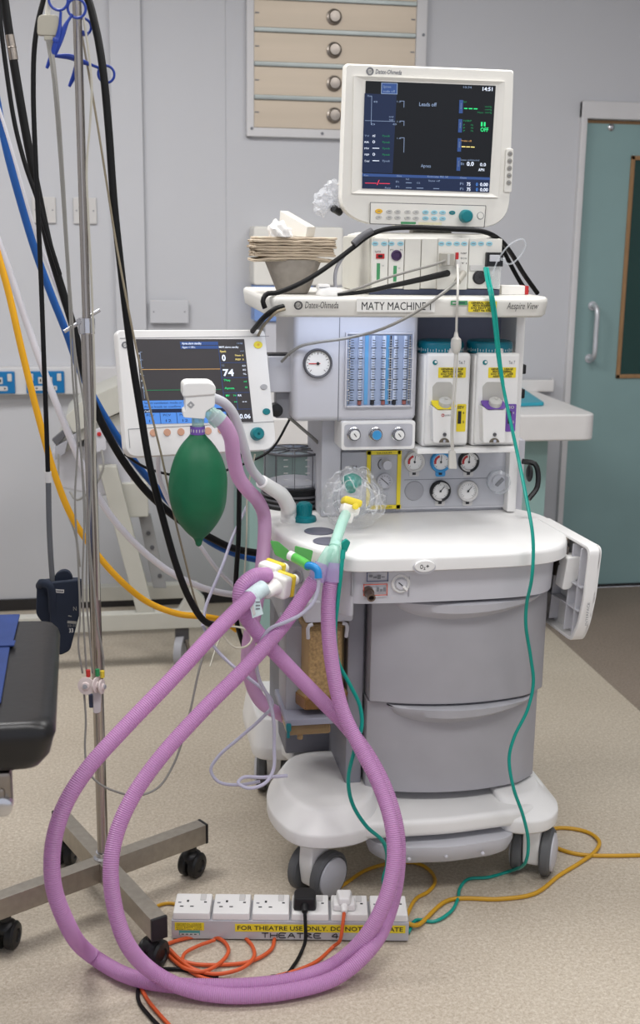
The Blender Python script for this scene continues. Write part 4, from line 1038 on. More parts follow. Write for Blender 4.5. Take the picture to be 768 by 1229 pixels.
# ------------------------------------------------------------------ vaporisers side by side on the ledge
def vaporiser(px, label, accent, word, left):
    VY = 2.775
    zb = zl+.0005; zt = P(px+25, 424, VY).z
    xa, xb = P(px, 480, VY).x, P(px+(53 if left else 52), 480, VY).x
    t = thing('vaporiser', label, 'vaporiser', ((xa+xb)/2, VY+.06, zl), 0, 'vaporisers on the ledge')
    b = MB(); b.boxe(xa-.006, xb, VY+.008, VY+.13, zb, zt-.004, WHITE, .008); b.boxe(xa, xb-.001, VY, VY+.03, zb+.004, zt, WHITE, .008, 3); bo = b.build('body', t)
    b = MB(); cx = (xa+xb)/2-.006; o = V((cx, VY+.065, zt-.003)); b.lathe(o, (0, 0, 1), [(.055, 0), (.057, .006), (.057, .022), (.054, .027), (.05, .029), (.0, .030)], mat('dial_teal', (0, 104, 122), .35), 40)
    for k in range(26):
        a = PI+PI*k/25; b.box(o+V((.057*math.cos(a), .057*math.sin(a), .008)), (.0012, .0012, .005 if k % 3 else .009), WPLATE, rot=Matrix.Rotation(a, 3, 'Z'))
    b.prism([o+V((.004, -.0585, .001)), o+V((.018, -.0575, .001)), o+V((.014, -.0585, .014)), o+V((.008, -.0585, .014))], (0, .003, 0), WPLATE)
    b.build('concentration_dial', t)
    b = MB(); c = P(px+11, 435, VY); b.lathe(c, (0, -1, 0), [(.006, -.001), (.006, .0015), (0, .0015)], TEAL, 18); b.lathe(c+V((.0015, -.0014, .001)), (0, -1, 0), [(.003, 0), (.003, .001), (0, .001)], WHITE, 14); b.build('badge', t)
    b = MB(); b.tpx('Tec 7', px+39.5, 433, px+47, 437, VY-.0008, GINK); b.build('lettering', t)
    b = MB(); ysticker(b, px+15, 441, px+48, 453.5, VY-.001); b.build('yellow_sticker', t)
    b = MB(); b.slab([(px+8, 482), (px+8, 464), (px+13, 458.5), (px+30, 458.5), (px+33, 464), (px+33, 482)], VY-.001, .002, mat('recess_shade', (184, 182, 176), .5), .004); b.build('filler_recess', t)
    b = MB(); q = [P(px+7.5, 481, VY-.01), P(px+33, 481, VY-.01), P(px+37, 487, VY-.03), P(px+35, 491, VY-.034), P(px+14, 491.5, VY-.034), P(px+8, 486, VY-.02)]
    b.prism(rounded(q, .004), (0, .012, .0), accent, .001); b.build('filler_collar', t)
    b = MB(); q = [(px+8, 487), (px+14, 492), (px+36, 491.5), (px+35, 531), (px+9, 531.5)]
    b.slab(q, VY-.03, .034, WHITE, .006, .004); fb = b.build('filler_block', t)
    b = MB(); c = P(px+23, 485, VY-.018); b.lathe(c, (0, -.5, 1), [(.015, -.01), (.016, 0), (.016, .01), (.013, .013), (.004, .014), (.003, .018), (0, .018)], GREYB, 26)
    for k in range(16): a = 2*PI*k/16
    b.build('filler_cap', t)
    b = MB(); b.rpx(px+37-(0 if left else 1), 485, px+48, 518, VY-.0012, .002, accent, .003); b.rpx(px+38.5, 493.5, px+42.5, 508.5, VY-.002, .001, INK, .001); b.tpx(word, px+38, 487, px+46, 490.5, VY-.0018, INK if left else WPLATE, bold=.02); b.tpx('4', px+44, 494, px+46, 497, VY-.0018, INK if left else WPLATE); b.tpx('5', px+44, 505, px+46, 508, VY-.0018, INK if left else WPLATE); b.build('level_window', t)
    b = MB(); c = P(px+22.5, 521.5, VY-.031); b.lathe(c, (0, -1, 0), [(.0045, 0), (.0045, .002), (.003, .003), (0, .001)], DGREY, 16); b.build('lock_screw', fb)
    b = MB(); c = P(px+22, 531, VY-.031); b.prism([c+V((.0125*math.cos(PI*i/14), 0, .011*math.sin(PI*i/14))) for i in range(15)], (0, -.002, 0), mat('drain_bronze', (120, 112, 98), .4, .6)); b.cyl(c+V((0, -.002, .004)), c+V((0, -.005, .004)), .004, CHROME, seg=12); b.build('drain_plug', fb)
    if left:
        b = MB(); b.tpx('ENVIRO', px+23, 497.5, px+30, 499.5, VY-.0308, GINK); cc = P(px+20.5, 498.5, VY-.0308); b.ring(cc, (0, 1, 0), .003, .0008, RED, 16, 6); b.build('logo', fb)
    return t
vaporiser(511, 'white vaporiser with teal dial and yellow SEV filler, left of the pair', YEL, 'SEV', True)
vaporiser(571, 'white vaporiser with teal dial and purple filler, right of the pair', PURPLE, 'ISO', False)
# ------------------------------------------------------------------ breathing circuit
# white bag arm rising from the wing
bag_arm = MB()
c = G(346, 626, .8495)
bag_arm.tube([c, c+V((0, 0, .03)), P(345, 606, 2.77), P(338, 594, 2.74), P(326, 586, 2.71), P(314, 578, 2.68)], lambda t: .0195-.004*t*t, WHITE, 20, .006)
bag_arm.lathe(c, (0, 0, 1), [(.022, 0), (.022, .008), (.0195, .012)], WHITE, 24)
bag_arm.tube([P(316, 580, 2.685), P(302, 563, 2.655), P(294, 540, 2.615), P(287, 515, 2.585), P(279, 495, 2.56), P(268, 483, 2.54), P(252, 476, 2.525)], .0105, LGREY, 16, .006)
arm = bag_arm.build('bag_arm', MAC)
HYY = 2.46
b = MB(); 
q = rounded([P(x, y, HYY) for x, y in ((219, 462), (224, 459), (252, 459), (259, 463), (259, 474), (219, 477))], .006)
b.prism(q, (0, .07, 0), WHITE, .006, 3)
b.slab([(222, 475), (258, 473), (258, 487), (247, 494), (246, 503), (220, 501), (220, 494), (223, 493)], HYY+.004, .06, WHITE, .004, .005)
cc = P(229, 486, HYY+.0035); b.ring(cc, (0, 1, 0), .007, .0007, GINK, 4, 6); b.ring(cc, (0, 1, 0), .004, .0007, GINK, 4, 6)
hd = b.build('bag_mount', MAC)
ctop = P(237.5, 503, HYY+.03)
b = MB(); b.lathe(ctop+V((0, 0, .004)), (0, 0, -1), [(.013, 0), (.0125, .024)], MINT, 20, cap=False); b.build('bag_port', MAC)
b = MB(); pa, pb = P(247, 490, HYY+.02), P(262, 504, HYY+.02); b.lathe(pa, pb-pa, [(.013, 0), (.015, .02), (.0185, .024), (.0185, (pb-pa).length+.006)], MINT, 20, cap=False); b.build('hose_port', MAC)
# green reservoir bag
cb = P(237, 512, HYY+.03)
t = thing('reservoir_bag', 'dark green rubber reservoir bag hanging from the white bag arm', 'breathing bag', P(237, 655, HYY+.03))
pr = [(512, 8.2), (520, 8.4), (524, 11), (530, 16.5), (538, 22.5), (548, 28), (560, 32), (573, 34.3), (587, 35), (600, 34), (612, 31), (624, 25.5), (634, 18.5), (641, 12), (646, 6.5), (650, 4.5), (654, 3.5), (656, 1)]
px_m = (P(238, 585, cb.y)-P(237, 585, cb.y)).length
zz_ = [P(236, y, cb.y).z for y, r in pr]
rings = []
pts = spline([V((r*px_m, 0, z)) for (y, r), z in zip(pr, zz_)], .004)
for p in pts:
    ring = []
    for k in range(56):
        a = 2*PI*k/56; tt = (cb.z-p.z)/(cb.z-zz_[-1])
        w = max(0, (p.x-.02)/.04)
        rr = p.x*(1+.012*w*math.sin(3*a+5*tt)+.03*w*noise.noise(V((math.cos(a)*2.6, math.sin(a)*2.6, p.z*22))))
        if tt < .2: rr *= 1+.03*math.sin(11*a)*(1-tt/.2)
        ring.append(V((cb.x+rr*math.cos(a), cb.y+rr*math.sin(a)*.92, p.z)))
    rings.append(ring)
b = MB(); b.loft(rings, GREEN); bg = b.build('bag', t, smooth=80)
b = MB(); z1, z0 = P(237, 511.5, cb.y).z, P(237, 521, cb.y).z
b.lathe((cb.x, cb.y, z0), (0, 0, 1), [(.0155, 0), (.0158, .001), (.0158, z1-z0), (.0152, z1-z0)], PURPLE, 26)
for k in range(8):
    a = -PI*.95+PI*.9*k/7; b.box((cb.x+.0159*math.cos(a), cb.y+.0159*math.sin(a), (z0+z1)/2), (.0008, .002, .006), WPLATE, rot=Matrix.Rotation(a, 3, 'Z'))
b.build('neck_band', t)
# corrugated pink hoses
cable('breathing_hose', 'short pink breathing hose running along the white bag arm and down behind the machine wing', 'breathing hose',
      [P(258, 499, 2.485), P(268, 508, 2.50), P(277, 525, 2.53), P(280, 548, 2.58), P(286, 572, 2.63), P(298, 589, 2.68), P(310, 602, 2.73), P(317, 620, 2.76), P(317, 650, 2.74), P(313, 690, 2.70), P(306, 735, 2.68), P(298, 775, 2.68), P(299, 810, 2.69), P(314, 843, 2.71), P(343, 861, 2.72)], .0165, PINKL, 16, .0019, .02)
HA = [P(314, 707, 2.455), P(296, 721, 2.42), P(255, 762, 2.37), P(205, 816, 2.31), P(150, 873, 2.26), P(105, 923, 2.22), P(78, 966, 2.19), P(64, 1012, 2.17), P(64, 1062, 2.155), P(80, 1108, 2.16), G(112, 1148, .03), G(150, 1170, .021), G(195, 1181, .021), G(250, 1184, .021), G(310, 1182, .021), G(360, 1174, .022), G(405, 1155, .03), P(440, 1122, 2.21), P(463, 1078, 2.22), P(473, 1030, 2.245), P(469, 985, 2.28), P(454, 940, 2.33), P(431, 895, 2.38), P(410, 850, 2.42), P(399, 800, 2.44), P(394, 750, 2.452), P(395, 712, 2.46), P(398, 694, 2.462)]
HB = [P(322, 690, 2.50), P(304, 692, 2.47), P(289, 706, 2.455), P(290, 730, 2.45), P(309, 759, 2.455), P(345, 799, 2.465), P(385, 840, 2.47), P(412, 868, 2.46), P(441, 905, 2.42), P(464, 950, 2.37), P(477, 1000, 2.325), P(477, 1048, 2.295), P(468, 1092, 2.27), P(447, 1135, 2.20), G(405, 1172, .03), G(345, 1190, .021), G(275, 1195, .021), G(222, 1186, .03), G(180, 1164, .064), P(151, 1130, 2.185), P(137, 1086, 2.2), P(133, 1040, 2.22), P(140, 1000, 2.25), P(160, 955, 2.28), P(195, 906, 2.31), P(245, 851, 2.355), P(295, 801, 2.40), P(340, 750, 2.435), P(364, 716, 2.455), P(377, 696, 2.462)]
cable('breathing_hose', 'long pink breathing hose making the outer left loop onto the floor', 'breathing hose', HA, .0168, PINK, 18, .0021, .075)
cable('breathing_hose', 'long pink breathing hose making the inner loop and crossing over itself under the filters', 'breathing hose', HB, .0168, PINK, 18, .0021, .075)
# printed sleeve label with a flag on the front hose
b = MB(); b.tube([P(316, 705.5, 2.454), P(308, 711, 2.44), P(300, 717.5, 2.43)], .0180, mat('label_mint_white', (206, 224, 226), .5, var=.08, vscale=90), 18, .004)
f0 = [P(299, 722, 2.415), P(311, 717, 2.415), P(316, 737, 2.41), P(303, 742, 2.41)]
b.prism(f0, (0, .0012, 0), mat('label_mint_white', (206, 224, 226)))
b.prism([P(301, 726, 2.4135), P(304, 725, 2.4135), P(307, 737, 2.409), P(304, 739, 2.409)], (0, .0005, 0), WPLATE)
for k in range(3): b.rpx(307, 722+4*k, 312, 723.4+4*k, 2.4125-.001*k, .0008, GINK)
tag(b.build('hose_label'), 'pale printed label with hanging flag wrapped round the front pink hose', 'label')
# two square filters between the hoses and the machine ports
FROST = clear('frosted_filter_shell', (248, 246, 240), .10, .3)
def filt(px, py, Y, label, s=.051):
    t = thing('breathing_filter', label, 'filter', P(px, py+14, Y), 0, 'square filters on the pink hoses')
    T = Matrix.Translation(P(px, py, Y)) @ Matrix.Rotation(math.radians(-43), 4, 'Z') @ Matrix.Rotation(math.radians(8), 4, 'Y')
    def go(b, n): bmesh.ops.transform(b.bm, matrix=T, verts=b.bm.verts); return b.build(n, t)
    b = MB(); b.box((0, -.006, 0), (s, .03, s), FROST, .008, seg=3); go(b, 'shell')
    b = MB(); b.box((0, .0155, 0), (s*1.04, .013, s*1.04), YELP, .006, seg=3); go(b, 'yellow_half')
    b = MB(); b.lathe((0, -.02, 0), (0, -1, -.15), [(.02, 0), (.0145, .01), (.0135, .034)], FROST, 18); go(b, 'hose_connector')
    b = MB(); b.lathe((0, .02, 0), (0, 1, 0), [(.013, 0), (.012, .035)], FROST, 18); go(b, 'machine_connector')
    return t
filt(325, 688, 2.545, 'square yellow and white filter behind, on the upper pink hose end')
filt(337, 702, 2.50, 'square yellow and white filter in front, on the labelled pink hose end')
# Y piece and catheter mount climbing over the worktop edge to the wrapped mask
t = thing('y_connector', 'clear mint Y-shaped connector joining the two pink hoses at the worktop edge', 'hose connector', P(396, 690, 2.46))
VIO = clear('violet_clear_plastic', (190, 170, 214), .45, .18)
b = MB(); b.lathe(P(379, 697, 2.462), P(384, 683, 2.468)-P(379, 697, 2.462), [(.019, 0), (.0187, .022), (.017, .026), (.0155, .04)], VIO, 20, cap=False)
b.lathe(P(398, 698, 2.462), P(400, 680, 2.468)-P(398, 698, 2.462), [(.0195, 0), (.0192, .024), (.0175, .028), (.0155, .042)], VIO, 20, cap=False); b.build('hose_socket', t)
b = MB(); b.tube([P(384, 684, 2.468), P(391, 671, 2.475), P(398, 660, 2.485)], .015, MINT, 16, .005, cap=False); b.tube([P(399, 682, 2.468), P(400, 670, 2.475), P(401, 658, 2.488)], .015, MINT, 16, .005, cap=False)
b.build('y_body', t)
t = thing('catheter_mount', 'pale mint ribbed tube lying from the worktop edge up to the wrapped mask', 'tube', P(404, 655, 2.5))
b = MB(); b.tube([P(400, 661, 2.486), P(403, 650, 2.52), P(407, 638, 2.57), P(411, 626, 2.62), P(415, 617, 2.655)], .0125, MINT, 16, .0035, .1, cap=False); b.build('ribbed_tube', t)
b = MB(); b.lathe(P(404, 656, 2.505), P(400, 662, 2.484)-P(404, 656, 2.505), [(.0155, 0), (.0155, .016), (.017, .018)], MINT, 18, cap=False); b.build('cuff', t)
# teal sampling elbow and its tube hanging down
t = thing('sampling_elbow', 'small teal sampling connector clipped to the Y connector at the worktop edge', 'connector', P(413, 668, 2.48))
b = MB(); b.slab([(410, 652), (416, 647), (421, 651), (416, 663), (411, 663)], 2.475, .012, TEALT, .004, .002); b.build('port_body', t)
b = MB(); b.cyl(P(412, 660, 2.47), P(411, 671, 2.462), .0055, TEALT); b.build('tube_spigot', t)
cable('sampling_tube', 'teal tube hanging from the small teal connector down behind the pink hoses', 'tube', [P(411, 670, 2.462), P(409, 690, 2.452), P(405, 725, 2.455), P(402, 760, 2.46), P(406, 795, 2.46), P(420, 822, 2.46), P(432, 848, 2.46), P(434, 872, 2.45), P(425, 902, 2.44), P(418, 935, 2.44), P(423, 965, 2.44), P(440, 992, 2.43), P(458, 1008, 2.43), P(464, 1022, 2.44), P(464, 1040, 2.45), P(460, 1056, 2.45), G(468, 1090, .006), G(482, 1096, .006)], .0046, TEALT, 8, .008)
# wrapped face mask on the worktop
t = thing('wrapped_face_mask', 'clear face mask in crinkled see-through wrapping standing on the worktop', 'face mask', P(422, 640, 2.77))
mc = P(424, 600, 2.77)
bm_ = bmesh.new(); bmesh.ops.create_icosphere(bm_, subdivisions=4, radius=1)
for v in bm_.verts:
    n = v.co.normalized(); d = 1+.16*noise.noise(n*2.3)+.2*abs(noise.noise(n*4.5+V((3, 1, 2))))+.11*abs(noise.noise(n*9+V((8, 1, 2))))
    v.co = V((n.x*.07*d, n.y*.06*d, n.z*.074*d))
    if v.co.z < -.062: v.co.z = -.062
rw = random.Random(5); GLINT = clear('crease_glint', (250, 251, 253), .35, .1, .1); hull = [v.co.copy() for v in bm_.verts]
b = MB(); b.fin(bm_, WRAP, mtx=Matrix.Translation(mc))
def on_wrap(d):
    h = max(hull, key=lambda q: q.normalized().dot(d)); return mc+h*1.012
for k in range(34):
    d = V((rw.uniform(-1, 1), rw.uniform(-1, .25), rw.uniform(-.75, 1))).normalized(); e_ = V((rw.uniform(-1, 1), rw.uniform(-1, 1), rw.uniform(-1, 1))); e_ = (e_-d*e_.dot(d)).normalized(); L_ = rw.uniform(.25, .75)
    b.tube([on_wrap((d+e_*(L_*(u-.5))).normalized()) for u in (0, .33, .66, 1)], .0008, GLINT, 5, .006)  # pale tubes along the creases paint in the wrap's bright highlights
b.build('wrapping', t, smooth=4)
b = MB(); b.loft([[mc+V((.052*f*math.cos(a)+.004, -.01+.018*k, .048*f*math.sin(a)+.002)) for a in [2*PI*i/28 for i in range(28)]] for k, f in ((0, .35), (.3, .62), (.8, .85), (1.4, .97))], CLEAR, cap1=False)
b.ring(mc+V((.004, .016, .002)), (0, 1, 0), .047, .006, CLEAR, 32, 8); b.build('mask_shell', t)
b = MB(); cc = P(424, 585, 2.74); b.lathe(cc+V((0, .02, .012)), (-.25, -.8, -.55), [(.026, 0), (.018, .008), (.015, .022), (.013, .03)], TEALT, 20); b.build('teal_connector', t)
b = MB()
for k in range(5): p0 = mc+V((.03+.004*k, -.052+.003*k, .045-.007*k)); b.box(p0, (.008, .001, .0025), GINK, rot=Matrix.Rotation(.8, 3, 'Y'))
b.prism([mc+V((.025, -.05, .052)), mc+V((.034, -.05, .047)), mc+V((.056, -.045, .012)), mc+V((.047, -.045, .012))], (0, .001, 0), WPLATE); b.build('printed_strip', t)
t = thing('breathing_filter', 'yellow-topped clear filter with round cap at the upper end of the mint tube', 'filter', P(420, 618, 2.67))
fc = P(421, 606, 2.68)
T = Matrix.Translation(fc) @ Matrix.Rotation(math.radians(-18), 4, 'Y') @ Matrix.Rotation(math.radians(-25), 4, 'X')
T = Matrix.Translation(fc) @ Matrix.Rotation(math.radians(18), 4, 'Y') @ Matrix.Rotation(math.radians(-20), 4, 'X')
b = MB(); b.box((0, 0, .007), (.046, .034, .018), YELP, .006, seg=3); bmesh.ops.transform(b.bm, matrix=T, verts=b.bm.verts); b.build('yellow_half', t)
b = MB(); b.box((0, 0, -.012), (.043, .032, .022), FROST, .006, seg=3); b.lathe((0, 0, -.02), (0, 0, -1), [(.016, 0), (.013, .01), (.012, .022)], FROST, 16); bmesh.ops.transform(b.bm, matrix=T, verts=b.bm.verts); b.build('shell', t)
b = MB(); b.lathe((.004, -.018, -.006), (0, -1, 0), [(.0055, 0), (.0055, .008), (.0075, .009), (.0075, .014), (0, .015)], YELP, 16); bmesh.ops.transform(b.bm, matrix=T, verts=b.bm.verts); b.build('port_cap', t)
# green connectors and blue elbow with lilac tube
t = thing('green_connector', 'apple green connector with two green tabs, white stopper and blue elbow below the wing edge', 'connector', P(355, 685, 2.55))
b = MB(); b.slab([(324, 649), (334, 650), (347, 661), (352, 671), (345, 674), (330, 666)], 2.60, .003, APPLE, .004, .001); b.build('green_tab', t)
b = MB(); b.slab([(354, 655), (376, 661), (372, 680), (353, 668)], 2.565, .003, APPLE, .004, .001); b.build('green_tab', t)
b = MB(); a, c = P(349, 667, 2.50), P(355, 670, 2.49); b.lathe(a, c-a, [(.008, -.006), (.0105, -.004), (.0105, .008), (.008, .010)], WHITE, 20); b.build('stopper', t)
b = MB(); b.tube([P(353, 669, 2.494), P(362, 674, 2.465), P(370, 679, 2.435)], .0105, mat('connector_green', (94, 192, 84), .35, sub=.1), 18, .004); b.build('green_body', t)
b = MB(); b.tube([P(368, 678.5, 2.438), P(376, 680, 2.425), P(381, 685, 2.418), P(382, 694, 2.414)], .0085, mat('connector_blue', (34, 134, 200), .3), 16, .003); b.build('blue_elbow', t)
cable('oxygen_tube', 'thin lilac tube from the blue elbow sweeping down to a knot near the castor', 'tube', [P(382, 691, 2.414), P(382, 705, 2.412), P(376, 723, 2.405), P(362, 737, 2.405), P(342, 747, 2.41), P(325, 754, 2.42), P(316, 765, 2.43), P(308, 790, 2.46), P(311, 815, 2.48), P(322, 838, 2.5), P(328, 862, 2.5), P(329, 895, 2.5), P(328, 924, 2.49), P(318, 940, 2.48), P(299, 946, 2.48), P(286, 940, 2.5), P(292, 933, 2.52), P(315, 933, 2.52), P(345, 931, 2.52)], .0042, LILAC, 8, .006)
cable('oxygen_tube', 'thin lilac tube looping low over the floor left of the castor', 'tube', [P(244, 752, 2.62), P(256, 775, 2.6), P(278, 798, 2.58), P(300, 815, 2.56), P(320, 832, 2.54), P(327, 846, 2.54), P(314, 862, 2.55), P(288, 885, 2.56), P(262, 908, 2.57), P(253, 924, 2.57), P(262, 938, 2.56), P(285, 942, 2.54), P(312, 938, 2.53)], .004, LILAC, 8, .006)
cable('oxygen_tube', 'thin pale lilac tube climbing from the pink hose crossing towards the screen', 'tube', [P(243, 752, 2.66), P(247, 728, 2.7), P(256, 705, 2.74), P(268, 676, 2.8), P(279, 645, 2.86), P(296, 608, 2.9)], .004, LILAC, 8, .006)
# ------------------------------------------------------------------ drip stand
IX, IY = -.049, 2.551
t = thing('drip_stand', 'chrome drip stand with four-legged steel castor base and clamp collar', 'drip stand', (IX, IY, 0))
zc = P(103, 390, IY).z
b = MB(); b.cyl((IX, IY, .135), (IX, IY, zc+.012), .0125, IVSTEEL, seg=24); b.build('lower_tube', t)
b = MB(); b.cyl((IX, IY, zc), (IX, IY, 2.14), .0088, IVSTEEL, seg=20); b.build('upper_tube', t)
b = MB(); b.lathe((IX, IY, zc-.018), (0, 0, 1), [(.0165, 0), (.0175, .003), (.0175, .03), (.0165, .033), (.010, .034)], CHROME, 28)
cl = b.build('collar', t)
b = MB(); b.lathe((IX, IY, .127), (0, 0, 1), [(.022, 0), (.022, .008), (.0165, .012), (.0165, .022), (.013, .023)], CHROME, 28); b.build('base_flange', t)
b = MB(); a, c = P(77, 398, IY+.024), P(120, 372, IY+.024); b.cyl(a, c, .004, CHROME, seg=12); m = P(94, 386, IY-.012); b.cyl(m, m+V((.008, .02, 0)), .006, CHROME, seg=16); b.build('clamp_screw', cl)
b = MB(); 
for s in (-1, 1): b.tube([(IX, IY, 2.13), (IX+s*.03, IY, 2.15), (IX+s*.07, IY, 2.13), (IX+s*.085, IY, 2.15), (IX+s*.085, IY, 2.17)], .004, CHROME, 8)
b.build('top_hook', t)
for dx, dy in ((.106, -.243), (-.099, .230), (.235, .135), (-.232, -.133)):
    L = .29 if dy < 0 and dx > 0 else .275
    d = V((dx, dy, 0)).normalized(); a = math.atan2(d.y, d.x); R3 = Matrix.Rotation(a, 3, 'Z')
    b = MB(); b.box(V((IX, IY, .1075))+d*(L/2+.006), (L-.012, .036, .05), LEGSTEEL, .0015, R3); lg = b.build('leg', t)
    b = MB(); b.box(V((IX, IY, .1075))+d*(L+.003), (.008, .0375, .0515), BLACK, .002, R3); b.build('end_cap', lg)
    w = V((IX, IY, 0))+d*(L-.03); sd = V((-d.y, d.x, 0))
    b = MB(); b.cyl(w+V((0, 0, .06)), w+V((0, 0, .086)), .012, BLACK, seg=16)
    ax = (V((.8, -.6, 0)) if dx > 0 else V((.9, -.3, 0))).normalized()
    for s in (-1, 1): b.lathe(w+V((0, 0, .032))+ax*(s*.004), ax*s, [(.012, 0), (.028, 0), (.0315, .003), (.0315, .016), (.027, .021), (.016, .0225), (.013, .019), (0, .019)], BLACK, 28)
    b.sphere(w+V((0, 0, .05)), .026, BLACK, (1, 1, .75)); b.build('castor', t)

# blue clamps hung at the top of the stand
def clamp(label, pts_a, pts_b, ra, rb, pivot, Y, group='blue clamps on the drip stand'):
    t = thing('tube_clamp', label, 'clamp', P(pivot[0], pivot[1], Y), 0, group)
    for k, (pts, rg) in enumerate(((pts_a, ra), (pts_b, rb))):
        b = MB(); y = Y-.004*k
        b.tube([P(x, yy, y) for x, yy in pts], lambda u: .0028+.0032*math.sin(PI*min(1, u*1.2)), CLAMPB, 8, .005)
        for x, yy, rr in rg: c = P(x, yy, y); b.ring(c, (.1, 1, .1), rr*.0018, .0026, CLAMPB, 28, 8)
        b.build('clamp_arm', t)
    b = MB(); c = P(*pivot, Y-.008); b.lathe(c, (0, -1, 0), [(.006, -.01), (.006, .002), (.003, .004)], CLAMPB, 14); b.build('pivot', t)
clamp('blue scissor clamp hanging ring-end up at the top left of the drip stand', [(66, 66), (72, 48), (80, 28), (87, 17)], [(56, 82), (64, 62), (71, 38), (73, 14)], [(92, 10, 9.5)], [(70, 0, 10)], (67, 48), 2.50)
clamp('blue scissor clamp lying sideways across the drip stand pole', [(65, 67), (85, 68.5), (96, 73), (110, 78), (120, 82)], [(83, 104), (90, 88), (95, 68), (97, 50), (96, 42)], [(127.5, 89, 9)], [(100, 32, 8.5)], (95, 72), 2.58)
b = MB(); c = P(102, 40, 2.565); b.box(c, (.014, .01, .008), CLAMPB, .002, Matrix.Rotation(.3, 3, 'Y')); tag(b.build('clip'), 'tiny blue clip beside the clamp rings at the top of the drip stand', 'clip')

# ECG trunk connector with leads, electrodes and the pressure cuff
EY = 2.50
CBG = mat('connector_beige', (172, 167, 152), .5, var=.04)
t = thing('ecg_lead_set', 'beige lead connector block with four grey leads hanging down the drip stand', 'lead set', P(58, 40, EY))
b = MB(); b.slab([(45, 22), (48, 17.5), (68, 17.5), (71, 22), (72, 43), (44.5, 42)], EY, .016, CBG, .006, .004); b.slab([(52.5, 42), (64, 42.5), (64, 48.5), (53, 48)], EY+.002, .012, CBG, .002, .002); b.build('connector_block', t)
b = MB(); b.tube([P(57, 19, EY+.008), P(58, 6, EY+.008), P(59, -8, EY+.008), P(62, -24, EY+.012)], .005, BEIGE, 8); b.build('trunk_cable', t)
lead_px = [[(56, 48), (63, 90), (70, 170), (77, 270), (83, 360), (87, 450), (93, 530), (90, 600), (94, 680), (96, 740), (94, 775), (99, 808)],
           [(58, 48), (65, 90), (73, 180), (79, 280), (86, 370), (91, 460), (97, 540), (101, 620), (99, 700), (101, 760), (104, 808)],
           [(60, 48), (67, 100), (75, 200), (81, 300), (88, 400), (92, 470), (98, 550), (104, 640), (104, 720), (108, 770), (111, 808)],
           [(62, 48), (69, 110), (76, 210), (82, 310), (90, 420), (100, 480), (110, 560), (107, 640), (112, 700), (117, 750), (124, 790), (124, 808)]]
for L in lead_px:
    b = MB(); b.tube([P(x, y, EY-.02+.02*(y < 60)+.0006*i) for i, (x, y) in enumerate(L)], .0024, GCABLE, 6, .01); b.build('lead', t)
Y2 = EY-.03
ecols = [mat('lead_red', (190, 46, 44), .4), mat('lead_green', (40, 140, 84), .4), mat('lead_yellow', (216, 190, 58), .4)]
def electrode(px, py, r, m, label, tilt):
    t = thing('electrode', label, 'electrode', P(px, py+8, Y2), 0, 'electrodes clipped to the drip stand')
    c = P(px, py, Y2); ax = V((tilt, -1, .15)).normalized()
    b = MB(); b.lathe(c, ax, [(r, 0), (r*1.02, .002), (r, .004), (r*.5, .005), (r*.42, .008), (r*.3, .0085), (0, .008)], mat('electrode_foam', (214, 200, 198), .5), 26); b.build('foam_disc', t)
    b = MB(); b.lathe(c+ax*.008, ax, [(.005, 0), (.005, .003), (0, .0035)], MGREY, 14); b.build('stud', t)
    b = MB(); q = P(px+2, py-11, Y2+.006); b.cyl(q, q+V((0, 0, .015)), .0048, m, seg=12); b.build('coloured_cap', t)
electrode(104, 823, .019, ecols[0], 'round pale electrode with a red lead cap, frontmost in the clip', -.4)
electrode(115, 822, .017, ecols[1], 'round pale electrode with a green lead cap, behind the red one', 1.6)
electrode(121, 824, .016, ecols[2], 'round pale electrode with a yellow lead cap, against the pole', 2.6)
b = MB(); b.slab([(111, 826), (122, 826), (121, 856), (112, 857)], Y2+.008, .012, mat('clip_frost', (196, 190, 194), .3), .006, .003); b.slab([(106, 834), (112, 834), (112, 850), (107, 850)], Y2+.012, .01, mat('clip_dark', (52, 60, 84), .4), .003, .002)
tag(b.build('lead_clip'), 'frosted clip with a dark slider gathering the electrodes on the drip stand', 'clip')

CY = 2.58
t = thing('blood_pressure_cuff', 'dark navy blood pressure cuff rolled and hanging beside the padded table edge', 'blood pressure cuff', P(75, 785, CY))
b = MB()
o = [P(46, 700, CY), P(58, 690, CY), P(100, 695, CY), P(95, 730, CY), P(84, 783, CY), P(68, 790, CY), P(56, 760, CY), P(44, 740, CY)]
b.prism(rounded([P(59, 699, CY), P(100, 695, CY), P(96, 735, CY), P(84, 782, CY), P(70, 788, CY), P(60, 750, CY)], .01), (0, .012, 0), NAVY, .005, 3)
b.prism(rounded([P(44, 703, CY+.03), P(52, 696, CY+.03), P(97, 694, CY+.05), P(88, 745, CY+.04), P(60, 760, CY+.03), P(43, 738, CY+.03)], .01), (0, .014, 0), NAVY, .005, 3)
cf = b.build('wrap', t)
b = MB(); b.tube([P(46, 704, CY+.045), P(50, 700, CY+.02), P(60, 703, CY+.004), P(64, 735, CY+.006)], .010, NAVY, 10, .006, flat=(.6, 1)); b.slab([(64, 700), (66, 690), (74, 684), (83, 685), (88, 694), (86, 704)], CY+.016, .016, NAVY, .012, .005); b.build('fold', t)
b = MB()
def pr(x0, y0, x1, y1, m, Y=CY-.0008): b.slab([(x0, y0), (x1, y0+.9), (x1-.4, y1+.9), (x0-.3, y1)], Y, .0006, m)
pr(63, 707, 77, 711, WPLATE); pr(64, 708, 76, 710, NAVY, CY-.0012); b.tpx('RANGE', 65, 708.2, 75, 710.2, CY-.0016, WPLATE)
b.slab([(59.5, 710), (61, 706), (61.5, 710)], CY-.0008, .0006, WPLATE)
